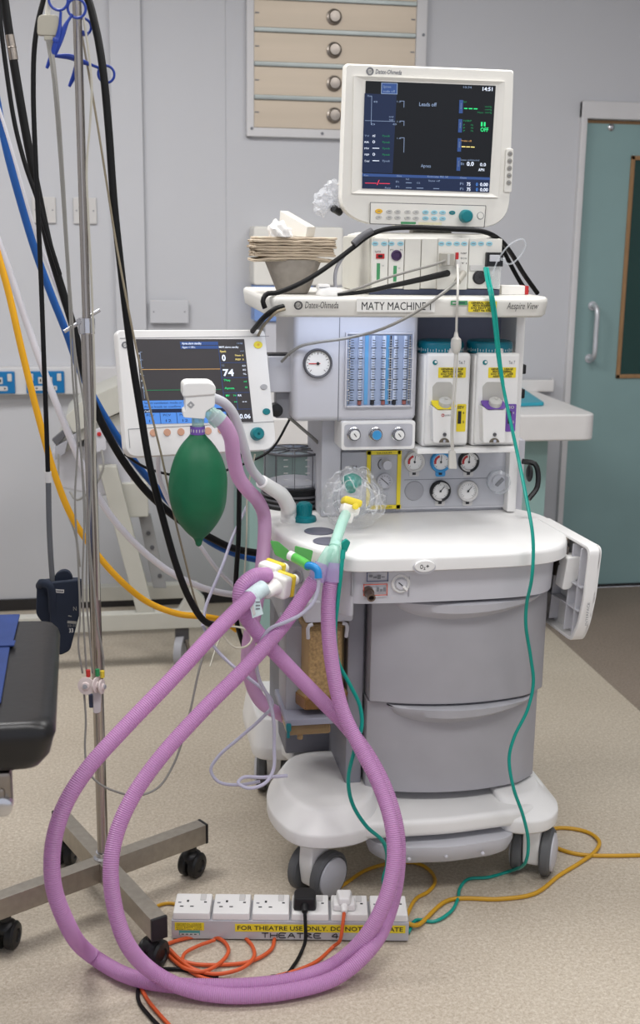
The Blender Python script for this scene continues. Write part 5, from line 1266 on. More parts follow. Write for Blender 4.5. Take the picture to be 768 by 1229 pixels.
pr(81, 745, 92, 748, GCABLE); pr(82, 738.5, 86, 739.5, GCABLE); b.tpx('N', 88, 728, 92, 733, CY-.0008, GCABLE); b.tpx('22-32', 81, 749.5, 92, 752, CY-.0008, GCABLE); b.tpx('33', 83, 754, 88, 759, CY-.0008, WPLATE, bold=.02); b.build('printing', t)
b = MB(); b.tube([P(63, 697, CY+.02), P(61, 670, CY+.02), P(59, 630, CY+.02), P(58, 576, CY+.02)], .0062, mat('cuff_hose_grey', (92, 94, 98), .5), 10); b.cyl(P(58, 579, CY+.02), P(57.5, 566, CY+.02), .0072, WPLATE, seg=14); b.build('cuff_hose', t)
cable('pressure_hose', 'thin black hose rising from the cuff and arching over the top of the drip stand', 'hose', [P(57.5, 567, CY+.02), P(56, 520, CY+.01), P(53, 440, CY), P(49, 330, CY), P(44, 220, CY), P(40, 110, CY), P(42, 50, CY), P(50, 8, CY), P(60, -18, CY), P(82, -28, CY), P(102, -8, CY-.01), P(114, 30, CY-.02), P(123, 80, CY-.03), P(130, 150, CY-.03), P(137, 245, CY-.03), P(146, 330, CY-.03), P(157, 420, CY-.03), P(168, 490, CY-.03), P(180, 560, CY-.03), P(195, 620, CY-.02), P(212, 680, CY-.01), P(228, 720, CY), P(246, 746, CY+.02), P(268, 752, CY+.06)], lambda u: .0052 if u < .42 else .0078, RUBBER, 10, .01)

def up(p, dx=-.25):                  # the run from the ceiling down to the first point
    z = 2.89; h = z-p.z
    return [V((p.x+dx*min(1, h), p.y, z)), V((p.x+dx*.72*min(1, h), p.y, p.z+h*.66)), V((p.x+dx*.36*min(1, h), p.y, p.z+h*.3))]
# gas hoses and cables coming down from the ceiling
t = thing('gas_hose', 'black gas hose with metal ferrule at the far left, running behind the drip stand', 'gas hose', P(5, 0, 2.9), 0)
ga = up(P(-2, -60, 2.95), -.04)+[P(-2, -60, 2.95), P(4, -10, 2.95), P(11, 40, 2.95), P(19, 90, 2.95), P(32, 165, 2.95), P(46, 235, 2.95), P(60, 300, 2.95), P(75, 350, 2.95), P(90, 400, 2.95), P(102, 452, 2.95), P(116, 494, 2.95), P(134, 530, 2.95), P(154, 562, 2.96), P(180, 594, 2.98), P(218, 626, 3.01), P(252, 645, 3.03), P(280, 658, 3.05), P(318, 665, 3.06), P(345, 668, 3.07)]
b = MB(); b.tube(ga, .0098, RUBBER, 12, .01); b.build('hose', t)
b = MB(); b.cyl(P(11.3, 42, 2.95), P(16.5, 72, 2.95), .0105, STEEL, seg=16); b.ring(P(14, 57, 2.95), P(16.5, 72, 2.95)-P(11.3, 42, 2.95), .0104, .0012, STEEL, 18, 6); b.build('ferrule', t)
cable('gas_hose', 'bright blue gas hose running alongside the black hose behind the drip stand', 'gas hose', up(P(-14, 60, 3.0), -.12)+[P(-14, 60, 3.0), P(-4, 120, 3.0), P(8, 180, 3.0), P(24, 240, 3.0), P(42, 300, 3.0), P(62, 355, 3.0), P(80, 400, 3.0), P(96, 445, 3.0), P(112, 476, 3.0), P(128, 504, 3.0), P(146, 532, 3.0), P(166, 560, 3.0), P(192, 590, 3.02), P(222, 622, 3.04), P(246, 646, 3.05), P(275, 662, 3.07), P(310, 672, 3.08), P(345, 674, 3.09)], .0092, BHOSE, 12, .01)
cable('thin_cable', 'thin black cable at the far left, hanging beside the thick black hose', 'cable', up(P(-3, -40, 2.92), -.03)+[P(-3, -40, 2.92), P(0, 20, 2.92), P(7, 80, 2.92), P(18, 150, 2.92), P(31, 200, 2.92), P(45, 240, 2.92), P(58, 285, 2.925), P(72, 330, 2.93)], .0052, RUBBER, 8, .01)
cable('thin_cable', 'thin white cable beside the bright blue hose at the left', 'cable', up(P(-8, 110, 2.97), -.14)+[P(-8, 110, 2.97), P(2, 140, 2.97), P(20, 200, 2.97), P(40, 270, 2.97), P(62, 330, 2.97), P(84, 385, 2.97), P(104, 440, 2.975)], .0038, WHOSE, 8, .01)
cable('suction_hose', 'yellow suction hose sweeping from the left edge under the machine', 'hose', up(P(-16, 260, 2.9), -.3)+[P(-16, 260, 2.9), P(-4, 300, 2.9), P(10, 350, 2.9), P(26, 420, 2.9), P(46, 500, 2.9), P(66, 570, 2.9), P(86, 620, 2.9), P(114, 662, 2.9), P(145, 697, 2.9), P(178, 723, 2.92), P(215, 737, 2.93), P(245, 740, 2.94), P(268, 745, 2.95), P(284, 756, 2.96)], .0082, YHOSE, 12, .01)
cable('gas_hose', 'white gas hose crossing behind the yellow hose towards the machine', 'gas hose', up(P(-18, 250, 2.96), -.34)+[P(-18, 250, 2.96), P(-2, 290, 2.96), P(16, 340, 2.96), P(40, 410, 2.96), P(62, 470, 2.96), P(84, 525, 2.96), P(104, 570, 2.96), P(130, 615, 2.97), P(165, 655, 2.98), P(205, 687, 3.0), P(245, 706, 3.02), P(285, 714, 3.04), P(345, 715, 3.06)], .0088, WHOSE, 12, .01)
cable('thin_cable', 'thin tan cable running down past the ventilator screen beside the thick black hose', 'cable', [P(88, -10, 2.6), P(96, 30, 2.6), P(106, 85, 2.58), P(117, 150, 2.56), P(128, 220, 2.55), P(139, 290, 2.54), P(152, 360, 2.53), P(166, 430, 2.53), P(180, 490, 2.53), P(194, 548, 2.54), P(207, 610, 2.56), P(222, 672, 2.58), P(236, 726, 2.6), P(246, 748, 2.63)], .0026, TANC, 6, .01)
cable('thin_cable', 'thin clear white line hanging down the right side of the drip stand pole', 'cable', [P(100, 20, 2.53), P(106, 60, 2.53), P(110, 100, 2.53), P(108, 150, 2.53), P(104, 200, 2.53), P(106, 260, 2.53), P(109, 320, 2.53), P(112, 400, 2.53), P(114, 480, 2.53), P(114, 560, 2.53), P(117, 640, 2.53), P(119, 720, 2.53)], .0026, mat('clear_line', (178, 174, 162), .4), 6, .01)
cable('thin_cable', 'thin grey wire hanging below the electrodes and looping over the floor', 'cable', [P(101, 832, 2.48), P(103, 865, 2.47), P(102, 900, 2.45), P(106, 926, 2.43), P(120, 941, 2.42), P(142, 951, 2.42), P(165, 955, 2.43), P(190, 945, 2.45), P(208, 918, 2.47), P(220, 885, 2.49), P(229, 850, 2.5), P(240, 800, 2.52), P(252, 766, 2.55), P(268, 748, 2.58), P(279, 735, 2.6)], .0026, GCABLE, 6, .01)
cable('thin_cable', 'black cable sagging under the ventilator screen', 'cable', [P(150, 545, 2.82), P(165, 556, 2.85), P(185, 565, 2.88), P(225, 572, 2.9), P(265, 566, 2.9), P(292, 557, 2.9), P(325, 540, 2.9), P(345, 508, 2.92), P(349, 500, 2.95)], .0035, RUBBER, 6, .01)
cable('thin_cable', 'white cable looping from under the ventilator screen behind the green bag', 'cable', [P(190, 545, 2.8), P(190, 566, 2.83), P(197, 590, 2.86), P(215, 622, 2.9), P(240, 655, 2.93), P(262, 685, 2.96), P(290, 712, 3.0)], .0055, WHOSE, 8, .01)
cable('thin_cable', 'black cable pair hanging straight down between the green bag and the machine', 'cable', [P(287, 545, 2.86), P(287, 600, 2.86), P(286, 650, 2.86), P(283, 700, 2.86), P(284, 745, 2.87), P(292, 775, 2.9)], .0062, RUBBER, 8, .01)
cable('thin_cable', 'thin cream cable hanging beside the black cable pair', 'cable', [P(306, 545, 2.88), P(297, 590, 2.88), P(296, 640, 2.88), P(292, 700, 2.88), P(286, 730, 2.86), P(272, 750, 2.8), P(262, 770, 2.75), P(252, 800, 2.7)], .0022, mat('cream_cable', (206, 202, 184), .4), 6, .01)
cable('thin_cable', 'thin cream cable curled in a loop behind the pink hose crossing', 'cable', [P(262, 752, 2.6), P(270, 766, 2.6), P(282, 777, 2.6), P(295, 776, 2.61), P(302, 767, 2.63), P(296, 756, 2.65), P(282, 752, 2.66), P(268, 752, 2.66)], .0026, mat('cream_cable', (206, 202, 184)), 6, .006)
cable('thin_cable', 'pair of grey cables crossing above the bellows canister', 'cable', [P(330, 490, 2.88), P(348, 502, 2.9), P(362, 514, 2.92), P(376, 526, 2.93), P(392, 542, 2.95)], .0042, GCABLE, 6, .008)

# ------------------------------------------------------------------ padded table end at the left edge
zt = .80
t = thing('operating_table', 'black padded end of an operating table at the left edge', 'operating table', (-.55, 1.95, 0))
q = [G(14, 737, zt), G(72, 741, zt), G(66, 868, zt), G(-40, 874, zt)]
q = [V((-.95, q[0].y, zt)), q[1], q[2], V((-.95, q[3].y, zt))]
ctr = sum(q, V())/4
rq = rounded(q, [.02, .035, .035, .02], 6)
def sq(d, z): return [V((p.x-(p-ctr).normalized().x*d, p.y-(p-ctr).normalized().y*d, z)) for p in rq]
b = MB(); b.loft([sq(.05, zt-.086), sq(.03, zt-.082), sq(.012, zt-.062), sq(.004, zt-.036), sq(0, zt-.026), sq(.003, zt-.014), sq(.012, zt-.004), sq(.03, zt)], VINYL)
for i in range(14):
    pass
b.build('mattress', t, smooth=60)
b = MB(); c = q[2]; 
b.boxe(-.95, c.x-.07, c.y+.06, q[1].y-.05, zt-.105, zt-.086, BLACK, .004)
xs_ = P(14, 940, c.y+.03).x
b.boxe(-.95, xs_-.01, c.y+.02, c.y+.05, zt-.150, zt-.115, STEEL, .006); b.boxe(xs_-.04, xs_, c.y+.025, c.y+.055, zt-.155, zt-.09, STEEL, .008); kc = P(3, 968, c.y+.02); b.lathe(kc, (0, -1, 0), [(.016, -.02), (.016, .004), (.008, .008)], CHROME, 20)
b.boxe(-.95, xs_-.05, c.y+.05, c.y+.2, zt-.14, zt-.105, STEEL, .004)
b.build('side_rail', t)
b = MB(); b.boxe(-.9, -.68, c.y+.05, c.y+.25, .05, zt-.1, STEEL, .02); b.boxe(-1.0, -.6, c.y-.1, c.y+.4, 0, .07, LGREY, .02); b.build('pedestal', t)
s0, s1, s2, s3 = G(-40, 738, zt+.0015), G(24, 739, zt+.0015), G(4, 826, zt+.0015), G(-60, 850, zt+.0015)
b = MB(); b.prism([V((-.9, s0.y, zt+.002)), s1, G(15, 776, zt+.0015), G(12, 778, zt+.0015), G(1, 845, zt+.0015), V((-.9, G(0, 850, zt).y, zt+.002))], (0, 0, .004), SHEET, .0015)
b.prism([V((-.9, G(0, 771, zt).y, zt+.005)), G(19, 770, zt+.006), G(17, 776, zt+.006), V((-.9, G(0, 777, zt).y, zt+.005))], (0, 0, .003), SHEET, .001)
tag(b.build('folded_sheet'), 'blue folded sheet lying on the black padded table end', 'sheet')

# ------------------------------------------------------------------ cream trolley behind the hoses
TYY = 4.1
t = thing('equipment_trolley', 'cream metal trolley with slanted legs against the wall behind the hoses', 'trolley', P(170, 800, TYY))
b = MB(); b.rpx(20, 738, 248, 758, TYY, .05, CREAM, 0, .004); b.build('lower_beam', t)
b = MB(); b.rpx(60, 704, 238, 721, TYY+.32, .05, CREAM, 0, .004); b.build('rear_beam', t)
b = MB(); b.slab([(118, 560), (140, 560), (186, 739), (165, 739)], TYY+.01, .05, CREAM, 0, .003); b.build('slanted_leg', t)
b = MB(); b.slab([(212, 738), (246, 738), (246, 720), (232, 705)], TYY+.01, .05, CREAM, 0, .003); b.build('corner_bracket', t)
BRK = mat('bracket_grey', (150, 150, 150), .45, var=.03)
b = MB(); b.slab([(166, 618), (181, 618), (200, 706), (184, 706)], TYY+.12, .03, BRK, 0, .002)
for k in range(4):
    c = P(178+4.6*k, 640+17*k, TYY+.1195); b.cyl(c, c-V((0, .002, 0)), .008, DGREY, seg=14)
b.build('perforated_bracket', t)
b = MB(); b.rpx(141, 580, 178, 621, TYY+.06, .16, CREAM, .006, .006); b.build('drive_box', t)
b = MB(); b.slab([(78, 500), (100, 480), (146, 460), (150, 492), (88, 520)], TYY+.02, .3, CREAM, .01, .006)
b.slab([(68, 530), (92, 515), (150, 494), (150, 507), (95, 530), (72, 548)], TYY+.04, .3, CREAM, .006, .006); dk = b.build('platform', t)
b = MB(); b.slab([(62, 528), (80, 513), (82, 520), (68, 536)], TYY+.015, .03, DGREY, 0, .003); b.slab([(66, 536), (82, 528), (78, 545), (66, 552)], TYY+.015, .03, MGREY, 0, .003); b.slab([(84, 524), (92, 520), (92, 532), (86, 536)], TYY+.015, .03, MGREY, 0, .003); b.build('handle_clamp', t)
b = MB(); b.slab([(62, 540), (150, 528), (160, 590), (120, 596), (64, 584)], TYY+.08, .2, LGREY, .02, .01); b.build('motor_cover', t)
b = MB(); b.slab([(104, 520), (126, 512), (128, 540), (108, 545)], TYY+.01, .06, LGREY, .006, .004); c = P(119, 521, TYY+.009); b.lathe(c, (0, -1, 0), [(.008, 0), (.007, .004), (0, .005)], RED, 14); b.build('handset', t)
b = MB(); b.tube([P(122, 540, TYY-.01), P(124, 560, TYY-.04), P(112, 585, TYY-.04), P(92, 600, TYY-.02), P(84, 590, TYY)], .004, GCABLE, 6); b.tube([P(70, 545, TYY), P(72, 590, TYY-.03), P(90, 640, TYY-.03), P(96, 680, TYY)], .004, GCABLE, 6); b.build('cable', t)
def tcast(px, py, Y):
    c = P(px, py, Y); c.z = .06
    b = MB(); b.lathe(c-V((.014, 0, 0)), (1, -.3, 0), [(.03, 0), (.06, 0), (.06, .028), (.03, .028)], MGREY, 28); b.boxe(c.x-.02, c.x+.03, c.y-.01, c.y+.03, .09, .15, DGREY, .006); b.tube([c+V((.02, -.02, .05)), c+V((.025, -.025, .02)), c+V((.03, -.01, -.01))], .007, STEEL, 8); b.build('castor', t)
tcast(217, 777, TYY+.03); tcast(30, 785, TYY+.03)
zlow = P(150, 757, TYY).z
# ------------------------------------------------------------------ extension block on the floor
o, e1 = G(206, 1128.5), G(490, 1131.5)
ax = (e1-o); LN = ax.length; ang = math.atan2(ax.y, ax.x)
t = thing('extension_block', 'long grey extension block with six white switched sockets on the floor', 'extension block', o, ang)
ALU = mat('trunk_grey', (190, 190, 196), .4, .2, var=.03)
DPT, HT = .088, .05
b = MB(); b.boxe(0, LN, 0, DPT, .004, HT, ALU, .002); b.boxe(.01, LN-.01, .01, DPT-.01, 0, .005, DGREY); b.build('case', t, local=True)
pw = LN/6
for i in range(6):
    x0 = pw*i
    b = MB()
    b.prism(rounded([V((x0+.002, .002, HT)), V((x0+pw-.002, .002, HT)), V((x0+pw-.002, DPT-.002, HT)), V((x0+.002, DPT-.002, HT))], .004), (0, 0, .017), WHITE, .003, 2, .97)
    so = b.build('socket', t, local=True)
    b = MB(); z = HT+.0168
    for hx, hy, w, d in ((.032, .052, .005, .008), (.02, .030, .008, .004), (.043, .030, .008, .004)): b.box((x0+hx, hy, z), (w, d, .001), BLACK)
    b.box((x0+.014, .046, z), (.007, .005, .001), GINK); b.box((x0+.072, .048, z), (.006, .005, .001), INK)
    b.build('pin_hole', so, local=True)
    b = MB(); b.box((x0+.066, .066, z+.001), (.013, .022, .004), WPLATE, .001, Matrix.Rotation(.1, 3, 'X')); b.build('rocker', so, local=True)
b = MB(); yF = -.0006
def lb(x0, x1, z0, z1, m, y=yF): b.boxe(x0, x1, y, y+.0006, z0, z1, m)
def lx(px): return (px-206)/(490-206)*LN
lb(lx(282), lx(486), .024, .043, YEL)
b.text('FOR THEATRE USE ONLY. DO NOT RELOCATE', V((lx(285), yF-.0005, .0285)), (1, 0, 0), (0, 0, 1), INK, h=.0105, w=lx(483)-lx(285), bold=.012); b.build('yellow_label', t, local=True)
b = MB(); lb(lx(210), lx(245), .026, .045, YEL)
for i, s in enumerate(('GENERAL USAGE', 'MEDICAL ENGINEERING', 'DO NOT USE', 'ASSET No. 07021')): b.text(s, V((lx(212), yF-.0005, .0405-.0045*i)), (1, 0, 0), (0, 0, 1), INK, h=.003, w=lx(242)-lx(212))
b.build('small_yellow_label', t, local=True)
b = MB(); lb(lx(215), lx(240), .014, .025, mat('tag_teal', (80, 150, 146), .5)); lb(lx(216), lx(239), .014, .019, WPLATE, yF-.0004)
for k in range(4): lb(lx(218+5*k), lx(221+5*k), .0155, .0175, INK, yF-.0008)
b.build('test_tag', t, local=True)
b = MB()
def stroke(pts): 
    b.tube([V((lx(x), yF-.0002, z)) for x, z in pts], .0011, INK, 6, .003)
SS = {'T': [[(0, 1), (1, 1)], [(.5, 1), (.5, 0)]], 'H': [[(0, 1), (0, 0)], [(1, 1), (1, 0)], [(0, .5), (1, .5)]], 'E': [[(1, 1), (0, .95), (0, .05), (1, 0)], [(0, .5), (.8, .5)]], 'A': [[(0, 0), (.5, 1), (1, 0)], [(.2, .4), (.8, .4)]], 'R': [[(0, 0), (0, 1), (.9, .8), (.1, .5), (1, 0)]], '4': [[(.7, 0), (.7, 1), (0, .35), (1, .35)]]}
x = 314
for ch in 'THEATRE 4':
    if ch != ' ':
        for s in SS[ch]: stroke([(x+8*u, .010+.011*v) for u, v in s])
    x += 10.5
b.build('handwriting', t, local=True)
LOC = Matrix.Translation(o) @ Matrix.Rotation(ang, 4, 'Z')
def W_(x, y, z): return LOC @ V((x, y, z))
# plugs in the fourth and fifth sockets, each with its cable
def plug(i, m, label, cablepts, cm, name='plug'):
    c = W_(pw*i+.032, .04, HT+.0175)
    t = thing('power_plug', label, 'plug', c, ang)
    b = MB(); q = rounded([V((-.026, -.026, 0)), V((.026, -.026, 0)), V((.027, .012, 0)), V((.016, .027, 0)), V((-.016, .027, 0)), V((-.027, .012, 0))], .008)
    b.prism(q, (0, 0, .03 if m is BLACK else .016), m, .004, 2, .92)
    if m is not BLACK: b.prism([V((-.014, -.026, .015)), V((.014, -.026, .015)), V((.019, .02, .015)), V((-.019, .02, .015))], (0, 0, .016), m, .004, 2, .85)
    b.build('body', t, local=True)
    b = MB(); b.lathe((0, -.024, .012), (0, -1, -.15), [(.0085, 0), (.007, .018), (.005, .02)], m, 14); b.build('cord_grip', t, local=True)
    b = MB(); b.tube([W_(pw*i+.032, .002, HT+.029)]+cablepts, .004, cm, 8, .006); b.build('cord', t)
plug(3, BLACK, 'black plug with black cord in the fourth socket of the extension block', [W_(pw*3+.034, -.018, HT+.005), W_(pw*3+.034, -.034, .022), G(362, 1142, .006), G(353, 1158, .006), G(342, 1170, .006), G(325, 1172, .006)], RUBBER)
plug(4, WHITE, 'white plug with orange cord in the fifth socket of the extension block', [W_(pw*4+.028, -.02, HT+.004), W_(pw*4+.022, -.034, .025), G(400, 1136, .006), G(378, 1155, .006), G(345, 1168, .006), G(305, 1176, .006), G(258, 1177, .006), G(232, 1168, .006), G(220, 1156, .007), G(221, 1145, .009), G(236, 1136, .012), G(258, 1128, .012)], ORANGE)
OR = [G(330, 1124, .006), G(325, 1140, .006), G(300, 1154, .006), G(262, 1158, .006), G(228, 1156, .007), G(206, 1146, .008), G(199, 1135, .007), G(212, 1129, .006), G(238, 1124, .006), G(262, 1126, .007), G(274, 1138, .009), G(268, 1152, .012), G(244, 1166, .014), G(222, 1162, .012), G(208, 1152, .008), G(196, 1142, .006), G(176, 1158, .006), G(168, 1178, .005), G(176, 1198, .005), G(190, 1216, .005), G(212, 1240, .005)]
cable('power_cable', 'orange cord coiled on the floor in front of the extension block', 'cord', OR, .0043, ORANGE, 8, .006)
cable('power_cable', 'second orange cord looping out from under the middle of the extension block', 'cord', [G(294, 1125, .005), G(303, 1136, .005), G(304, 1150, .012), G(288, 1163, .014), G(258, 1169, .010), G(232, 1163, .013), G(214, 1150, .014), G(204, 1140, .015), G(197, 1135, .014)], .0043, ORANGE, 8, .006)
cable('mains_cable', 'black cable emerging under the pink hoses at the bottom left', 'cable', [G(262, 1172, .005), G(240, 1168, .005), G(222, 1164, .005), G(200, 1163, .005), G(182, 1165, .005), G(169, 1178, .004), G(166, 1200, .004), G(180, 1220, .004), G(200, 1240, .004)], .0042, RUBBER, 8, .006)
cable('mains_cable', 'yellow mains cable curling round the right front castor and off to the right', 'cable', [W_(LN-.003, .05, .02), W_(LN+.02, .05, .012), G(540, 1080, .005), G(600, 1079, .005), G(640, 1073, .005), G(672, 1050, .005), G(695, 1036, .005), G(714, 1022, .008), G(719, 1010, .008), G(708, 1000, .006), G(690, 995, .005), G(668, 994, .005), G(655, 1000, .005), G(662, 1014, .005), G(680, 1022, .005), G(700, 1026, .005), G(730, 1027, .005), G(790, 1026, .005)], .0052, YCABLE, 8, .007)
cable('mains_cable', 'yellow cable arching on the floor under the front of the machine', 'cable', [W_(LN-.003, .064, .02), G(500, 1078, .007), G(514, 1070, .005), G(522, 1058, .005), G(516, 1045, .005), G(500, 1036, .005), G(470, 1036, .005), G(440, 1044, .005), G(415, 1060, .005), G(395, 1074, .005)], .0046, YCABLE, 8, .006)
cable('mains_cable', 'short yellow cable showing behind the left end of the extension block', 'cable', [G(214, 1086, .005), G(204, 1084, .005), G(192, 1086, .005), G(180, 1094, .005)], .004, YCABLE, 8, .006)
# long teal sampling tube
cable('sampling_tube', 'long teal tube running from the gas module down to the floor', 'tube', [P(582, 322, 2.775), P(584, 335, 2.73), P(588, 352, 2.685), P(592, 378, 2.68), P(598, 430, 2.67), P(605, 470, 2.65), P(613, 508, 2.62), P(623, 555, 2.58), P(632, 600, 2.53), P(639, 640, 2.49), P(640, 665, 2.475), P(638, 695, 2.47), P(632, 725, 2.49), P(631, 750, 2.50), P(637, 790, 2.51), P(640, 820, 2.51), P(633, 852, 2.50), P(617, 885, 2.49), P(611, 910, 2.48), P(616, 945, 2.46), P(628, 980, 2.45), P(634, 1010, 2.45), P(631, 1034, 2.46), G(610, 1046, .006), G(585, 1053, .005), G(562, 1055, .005), G(552, 1066, .005), G(549, 1080, .005), G(540, 1095, .006), G(520, 1106, .005), G(500, 1104, .005), W_(LN+.002, .03, .006)], .0041, TEALT, 8, .008)
cable('sampling_tube', 'short teal tube paired with the long teal tube in front of the gas module', 'tube', [P(585, 322, 2.775), P(588, 338, 2.725), P(591, 352, 2.688), P(595, 378, 2.683), P(600, 430, 2.673), P(604, 462, 2.658)], .0034, TEALT, 8, .008)
cable('sampling_tube', 'thin clear tube looping up to the right of the gas module', 'tube', [P(601, 312, 2.79), P(612, 317, 2.79), P(625, 306, 2.8), P(631, 293, 2.8), P(627, 287, 2.8), P(614, 292, 2.79), P(604, 302, 2.78), P(596, 315, 2.775), P(591, 330, 2.77)], .002, CLEAR, 8, .005)

# ------------------------------------------------------------------ things on the top shelf
BY = 2.85
zs = ST+.0005
cxb = P(351, 350, BY).x
def ell(rx, ry, z, n=36, cx=cxb, cy=BY): return [V((cx+rx*math.copysign(abs(math.cos(2*PI*i/n))**.7, math.cos(2*PI*i/n)), cy+ry*math.copysign(abs(math.sin(2*PI*i/n))**.7, math.sin(2*PI*i/n)), z)) for i in range(n)]
zb1 = P(350, 312, BY-.06).z
b = MB(); b.loft([ell(.034, .034, zs), ell(.037, .038, zs+.003), ell(.066, .066, zb1-.003), ell(.068, .068, zb1), ell(.064, .064, zb1), ell(.035, .035, zs+.006)], PAPER)
tag(b.build('pulp_bowl', smooth=50), 'grey moulded pulp bowl full of paper towels on the left of the shelf', 'bowl')
zT = P(350, 285, BY-.06).z
NT = 8; th = (zT-zb1)/NT
for i in range(NT):
    rnd = random.Random(i*7+3)
    x0 = P(303, 300, BY-.06).x+rnd.uniform(-.001, .008); x1 = P(405, 300, BY-.06).x-rnd.uniform(-.001, .008)
    n = 22; rows = []
    t_ = bmesh.new(); vs = []
    zb = zb1+.001+th*i
    def wav(u, v, k): return .0022*noise.noise(V((u*7+i*5, v*3, k)))+(-.006*(abs(u-.5)*2)**3 if i == 0 else 0)
    q = []
    fr = rounded([V((x0, BY-.068+rnd.uniform(-.004, .004), 0)), V((x1, BY-.068+rnd.uniform(-.004, .004), 0)), V((x1, BY+.07, 0)), V((x0, BY+.07, 0))], .012, 6)
    dense = []
    for a, c in zip(fr, fr[1:]+fr[:1]):
        m = max(1, int((c-a).length/.008))
        for k in range(m): dense.append(a.lerp(c, k/m))
    def rg(f, z): 
        return [V((cxb+(p.x-cxb)*f, BY+(p.y-BY)*f, z+wav((p.x-x0)/(x1-x0), (p.y-BY)*9, 0))) for p in dense]
    b = MB(); b.loft([rg(.97, zb), rg(1.0, zb+th*.25), rg(.985, zb+th*.48), rg(1.0, zb+th*.7), rg(.97, zb+th*.93)], TOWEL)
    lab = 'lowest folded beige paper towel of the stack in the pulp bowl' if i == 0 else ('topmost folded beige paper towel of the stack in the pulp bowl' if i == NT-1 else 'folded beige paper towel in the middle of the stack in the pulp bowl')
    tag(b.build('paper_towel'), lab, 'paper towel', 'folded paper towels in the bowl')
zt_ = zT+.001
bm_ = bmesh.new(); bmesh.ops.create_icosphere(bm_, subdivisions=4, radius=1)
c = P(337, 277, BY-.05)
for v in bm_.verts:
    n = v.co.normalized(); d = 1+.3*noise.noise(n*2)+.12*abs(noise.noise(n*6)); v.co = V((n.x*.026*d-.010*n.z, n.y*.022*d, max(0, n.z*.9+.25)*.030*d))
b = MB(); b.fin(bm_, WPAPER, mtx=Matrix.Translation((c.x, c.y, zt_))); tag(b.build('tissue', smooth=25), 'crumpled white tissue on top of the paper towels', 'tissue')
t = thing('carton', 'slim white carton lying on the paper towels behind the crumpled tissue', 'box', (P(362, 283, BY).x, BY, zt_))
b = MB(); ex = V((.024, .035, 0)); qc = [P(336, 252.5, 2.86), P(369, 272, 2.80), P(367, 284, 2.80), P(334, 284, 2.86)]
for k_ in (2, 3): qc[k_].z = zt_+.0005
b.prism(qc, ex, mat('carton_white', (226, 223, 215), .7, var=.02), .0015); b.build('sleeve', t)
b = MB(); b.prism([qc[1]+V((.0008, -.0008, -.001)), qc[2]+V((.0008, -.0008, .001)), qc[2]+V((.0008, -.0008, .001))+ex*.97, qc[1]+V((.0008, -.0008, -.001))+ex*.97], V((.0008, -.0006, 0)), mat('carton_end', (205, 202, 194), .7)); b.build('end_flap', t)
c = P(396, 351, 2.76)
t = thing('sensor_puck', 'rounded white plastic sensor lying on the shelf beside the pulp bowl', 'sensor', (c.x, c.y, zs))
b = MB(); b.lathe((c.x, c.y, zs), (0, 0, 1), [(.032, 0), (.033, .006), (.029, .014), (.015, .018), (0, .0185)], WHITE, 30); b.build('body', t)
b = MB(); b.boxe(c.x-.031, c.x-.001, c.y-.012, c.y+.016, zs+.012, zs+.026, WHITE, .005); b.boxe(c.x-.028, c.x-.004, c.y-.0125, c.y-.011, zs+.017, zs+.019, GINK); b.build('cap', t)
x0, x1 = P(602, 348, 2.83).x, P(630, 348, 2.83).x
t = thing('small_box', 'small white box with red end on the right of the shelf', 'box', ((x0+x1)/2, 2.83, zs))
zq = P(615, 343, 2.83).z
b = MB(); b.boxe(x0, x1, 2.83, 2.88, zs, zq, WPAPER, .001); b.build('sleeve', t)
b = MB(); b.boxe(x1, x1+.010, 2.831, 2.879, zs+.0003, zq-.0003, RED, .001); b.build('red_end', t)
# cables over the shelf
cable('shelf_cable', 'thick black hose draped from the shelf corner up under the big monitor', 'cable', [P(318, 370, 2.72), P(315.5, 361, 2.72), P(320, 353, 2.725), P(332, 351.5, 2.72), P(350, 345, 2.715), P(375, 332, 2.73), P(400, 315, 2.75), P(424, 297, 2.77), P(444, 282, 2.785), P(462, 275.5, 2.79), P(490, 273, 2.795), P(540, 275, 2.795), P(580, 278, 2.80), P(600, 288, 2.83), P(614, 305, 2.87), P(628, 328, 2.9), P(645, 352, 2.93)], .0058, RUBBER, 10, .008)
cable('shelf_cable', 'black strap slanting down to the shelf just right of the module rack', 'cable', [P(602, 296, 2.88), P(613, 318, 2.9), P(624, 338, 2.92), P(633, 351, 2.94)], .007, RUBBER, 8, .008, flat=(.5, 1))
cable('shelf_cable', 'black hose bending from the shelf corner down behind the ventilator screen', 'cable', [P(340, 368, 2.70), P(330, 371, 2.69), P(319, 379, 2.70), P(309, 390, 2.75), P(300, 403, 2.82), P(296, 420, 2.86)], .0062, RUBBER, 10, .006)
cable('shelf_cable', 'thin cream tube bending beside the black hose behind the ventilator screen', 'cable', [P(342, 371, 2.69), P(332, 374.5, 2.685), P(322, 384, 2.70), P(315, 393, 2.74), P(308, 408, 2.82), P(303, 424, 2.86)], .0034, TANC, 8, .006)
b = MB(); b.tube([P(424, 293, 2.768), P(434, 284, 2.775), P(446, 277, 2.785)], .008, DGREY, 10, .005); tag(b.build('cable_sleeve'), 'grey sleeve on the black hose left of the module rack', 'sleeve')
cable('shelf_cable', 'grey cable looped down between the pulp bowl and the module rack', 'cable', [P(430, 290, 2.80), P(414, 305, 2.80), P(404, 322, 2.80), P(402, 338, 2.79), P(404, 349, 2.78)], .0045, MGREY, 8, .006)
t = thing('probe_cable', 'grey probe cable with plug running from the module rack across the shelf', 'cable', P(530, 315, 2.78))
b = MB(); b.rpx(530, 304, 545, 319, 2.765, .026, mat('plug_grey', (168, 164, 154), .45), .002, .003); b.rpx(537, 305, 540, 318, 2.7635, .003, GREYB, .001, .001); b.build('plug', t)
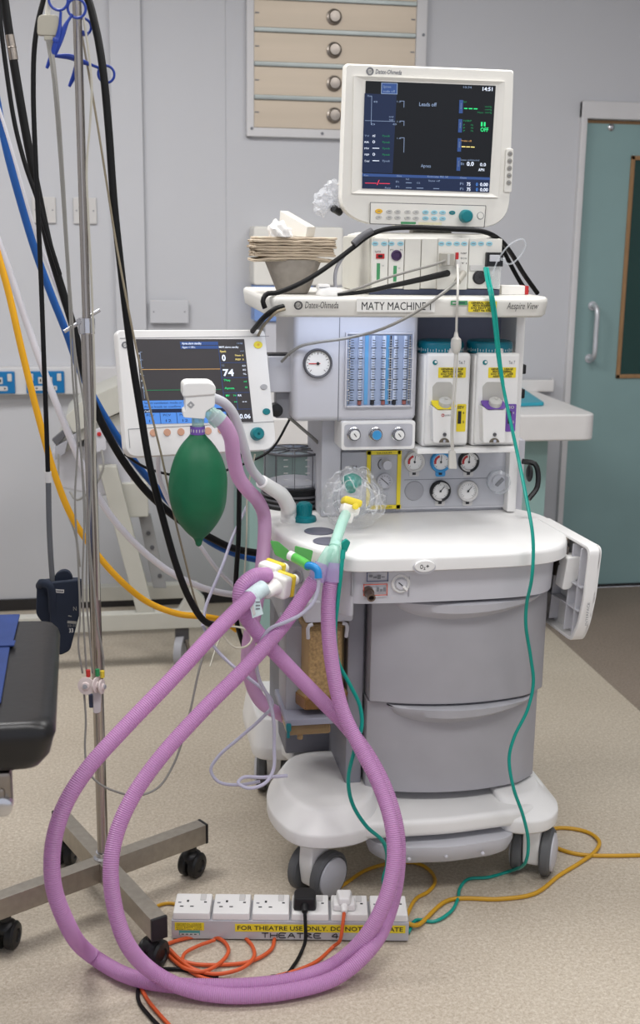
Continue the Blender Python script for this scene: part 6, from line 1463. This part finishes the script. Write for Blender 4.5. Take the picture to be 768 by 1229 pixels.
b = MB(); b.tube([P(534, 313, 2.765), P(520, 318, 2.745), P(490, 326, 2.73), P(460, 335, 2.72), P(430, 346, 2.712), P(405, 353, 2.715)], .003, GCABLE, 8, .006); b.build('lead', t)
t = thing('pressure_cable', 'flat black cable running from the module rack along the shelf', 'cable', P(530, 332, 2.78))
b = MB(); b.tube([P(537, 328, 2.775), P(528, 330, 2.75), P(500, 336.5, 2.735), P(470, 343, 2.72), P(435, 350.5, 2.712), P(405, 353.5, 2.715)], lambda u: .008-.004*u, RUBBER, 8, .006); b.build('lead', t)
t = thing('ecg_cable', 'pale grey cable sagging from the module rack across the machine front', 'cable', P(552, 332, 2.78))
b = MB(); b.cyl(P(556, 328, 2.79), P(549, 338, 2.76), .0085, mat('plug_grey', (168, 164, 154)), seg=14); b.build('plug', t)
b = MB(); b.tube([P(550, 336, 2.763), P(535, 349, 2.70), P(515, 364, 2.68), P(490, 380, 2.68), P(455, 396, 2.70), P(415, 406, 2.74), P(380, 411, 2.77), P(362, 415, 2.785), P(349, 423, 2.80), P(338, 434, 2.83)], .0036, GCABLE, 8, .006); b.build('lead', t)
t = thing('transducer_line', 'pale grey line with oval joint hanging in front of the left vaporiser', 'cable', P(547, 420, 2.70))
LINE = mat('line_grey', (200, 197, 190), .4)
b = MB(); b.cyl(P(549, 322, 2.78), P(549, 312, 2.785), .006, WPLATE, seg=12); b.tube([P(549, 318, 2.765), P(549.5, 340, 2.70), P(549, 360, 2.685), P(548, 380, 2.695), P(547.5, 405, 2.70)], .0028, LINE, 8, .006); b.build('upper_lead', t)
b = MB(); c0_, c1_ = P(547.5, 398, 2.70), P(547, 427, 2.70); b.lathe(c0_, c1_-c0_, [(.0035, 0), (.006, .012), (.0115, .017), (.0125, .026), (.0125, .036), (.010, .045), (.006, .05), (.003, .052)], LINE, 18); b.build('joint', t)
b = MB(); b.tube([P(546, 424, 2.70), P(545, 450, 2.70), P(542.5, 490, 2.70), P(541.5, 525, 2.71), P(542.5, 545, 2.72)], .0023, LINE, 8, .006); b.tube([P(549, 424, 2.70), P(548, 450, 2.70), P(545, 490, 2.70), P(543.5, 525, 2.71), P(544, 545, 2.72)], .0023, LINE, 8, .006); b.build('lower_lead', t)
b = MB(); b.slab([(539.5, 541), (547, 541), (549, 563), (538.5, 563)], 2.715, .012, LINE, .004, .003); b.build('end_plug', t)
# clear crumpled mask hanging at the monitor's left edge
t = thing('clear_airway_mask', 'crumpled clear plastic airway piece behind the lower left edge of the monitor', 'airway piece', P(396, 262, 2.88))
for k, (x, y, r) in enumerate(((390, 240, .026), (400, 226, .02), (386, 250, .018), (402, 246, .017))):
    bm_ = bmesh.new(); bmesh.ops.create_icosphere(bm_, subdivisions=3, radius=1)
    for v in bm_.verts:
        n = v.co.normalized(); v.co = n*r*(1+.35*noise.noise(n*2.2+V((k, 0, 0)))+.15*noise.noise(n*6))
    b = MB(); b.fin(bm_, AIRC, mtx=Matrix.Translation(P(x, y, 2.885))); b.build('clear_lobe', t, smooth=20)
b = MB(); b.cyl(P(400, 250, 2.87), P(408, 255, 2.885), .009, BLACK, seg=16); b.build('black_cap', t)
# ------------------------------------------------------------------ light and camera
W = bpy.data.worlds.new('world'); SC.world = W; W.use_nodes = True
W.node_tree.nodes['Background'].inputs[0].default_value = (.86, .89, 1, 1); W.node_tree.nodes['Background'].inputs[1].default_value = .65
def area(name, loc, sx, sy, e, col=(1, .99, .985), rot=(0, 0, 0)):
    l = bpy.data.lights.new(name, 'AREA'); l.shape = 'RECTANGLE'; l.size = sx; l.size_y = sy; l.energy = e; l.color = col
    o = bpy.data.objects.new(name, l); COL.objects.link(o); o.location = loc; o.rotation_euler = rot; return o
area('ceiling_light', (-.3, 1.0, 2.88), 1.2, .6, 21)
area('ceiling_light', (1.5, 1.0, 2.88), 1.2, .6, 21)
area('ceiling_light', (-.6, 3.0, 2.88), 1.2, .6, 37)
area('ceiling_light', (1.3, 2.8, 2.88), 1.2, .6, 22)
area('work_light', P(425, 379, 2.73)+V((0, 0, -.003)), .3, .02, .28, (.68, .78, 1), (math.radians(25), 0, 0))
cam = bpy.data.cameras.new('camera'); co = bpy.data.objects.new('camera', cam); COL.objects.link(co)
co.matrix_world = Matrix.Translation(CP) @ Matrix((RT, UP, -FW)).transposed().to_4x4()
cam.sensor_fit = 'VERTICAL'; cam.sensor_height = 36; cam.sensor_width = 24; cam.lens = FOC/1229*36
cam.clip_start = .05
cam.dof.use_dof = True; cam.dof.focus_distance = 2.75; cam.dof.aperture_fstop = 4.5
SC.camera = co
vs = SC.view_settings; vs.view_transform = 'Standard'; vs.look = 'None'; vs.exposure = .26; vs.gamma = 1; vs.use_curve_mapping = False
SC.cycles.use_denoising = True
SC.cycles.max_bounces = 8; SC.cycles.transparent_max_bounces = 24
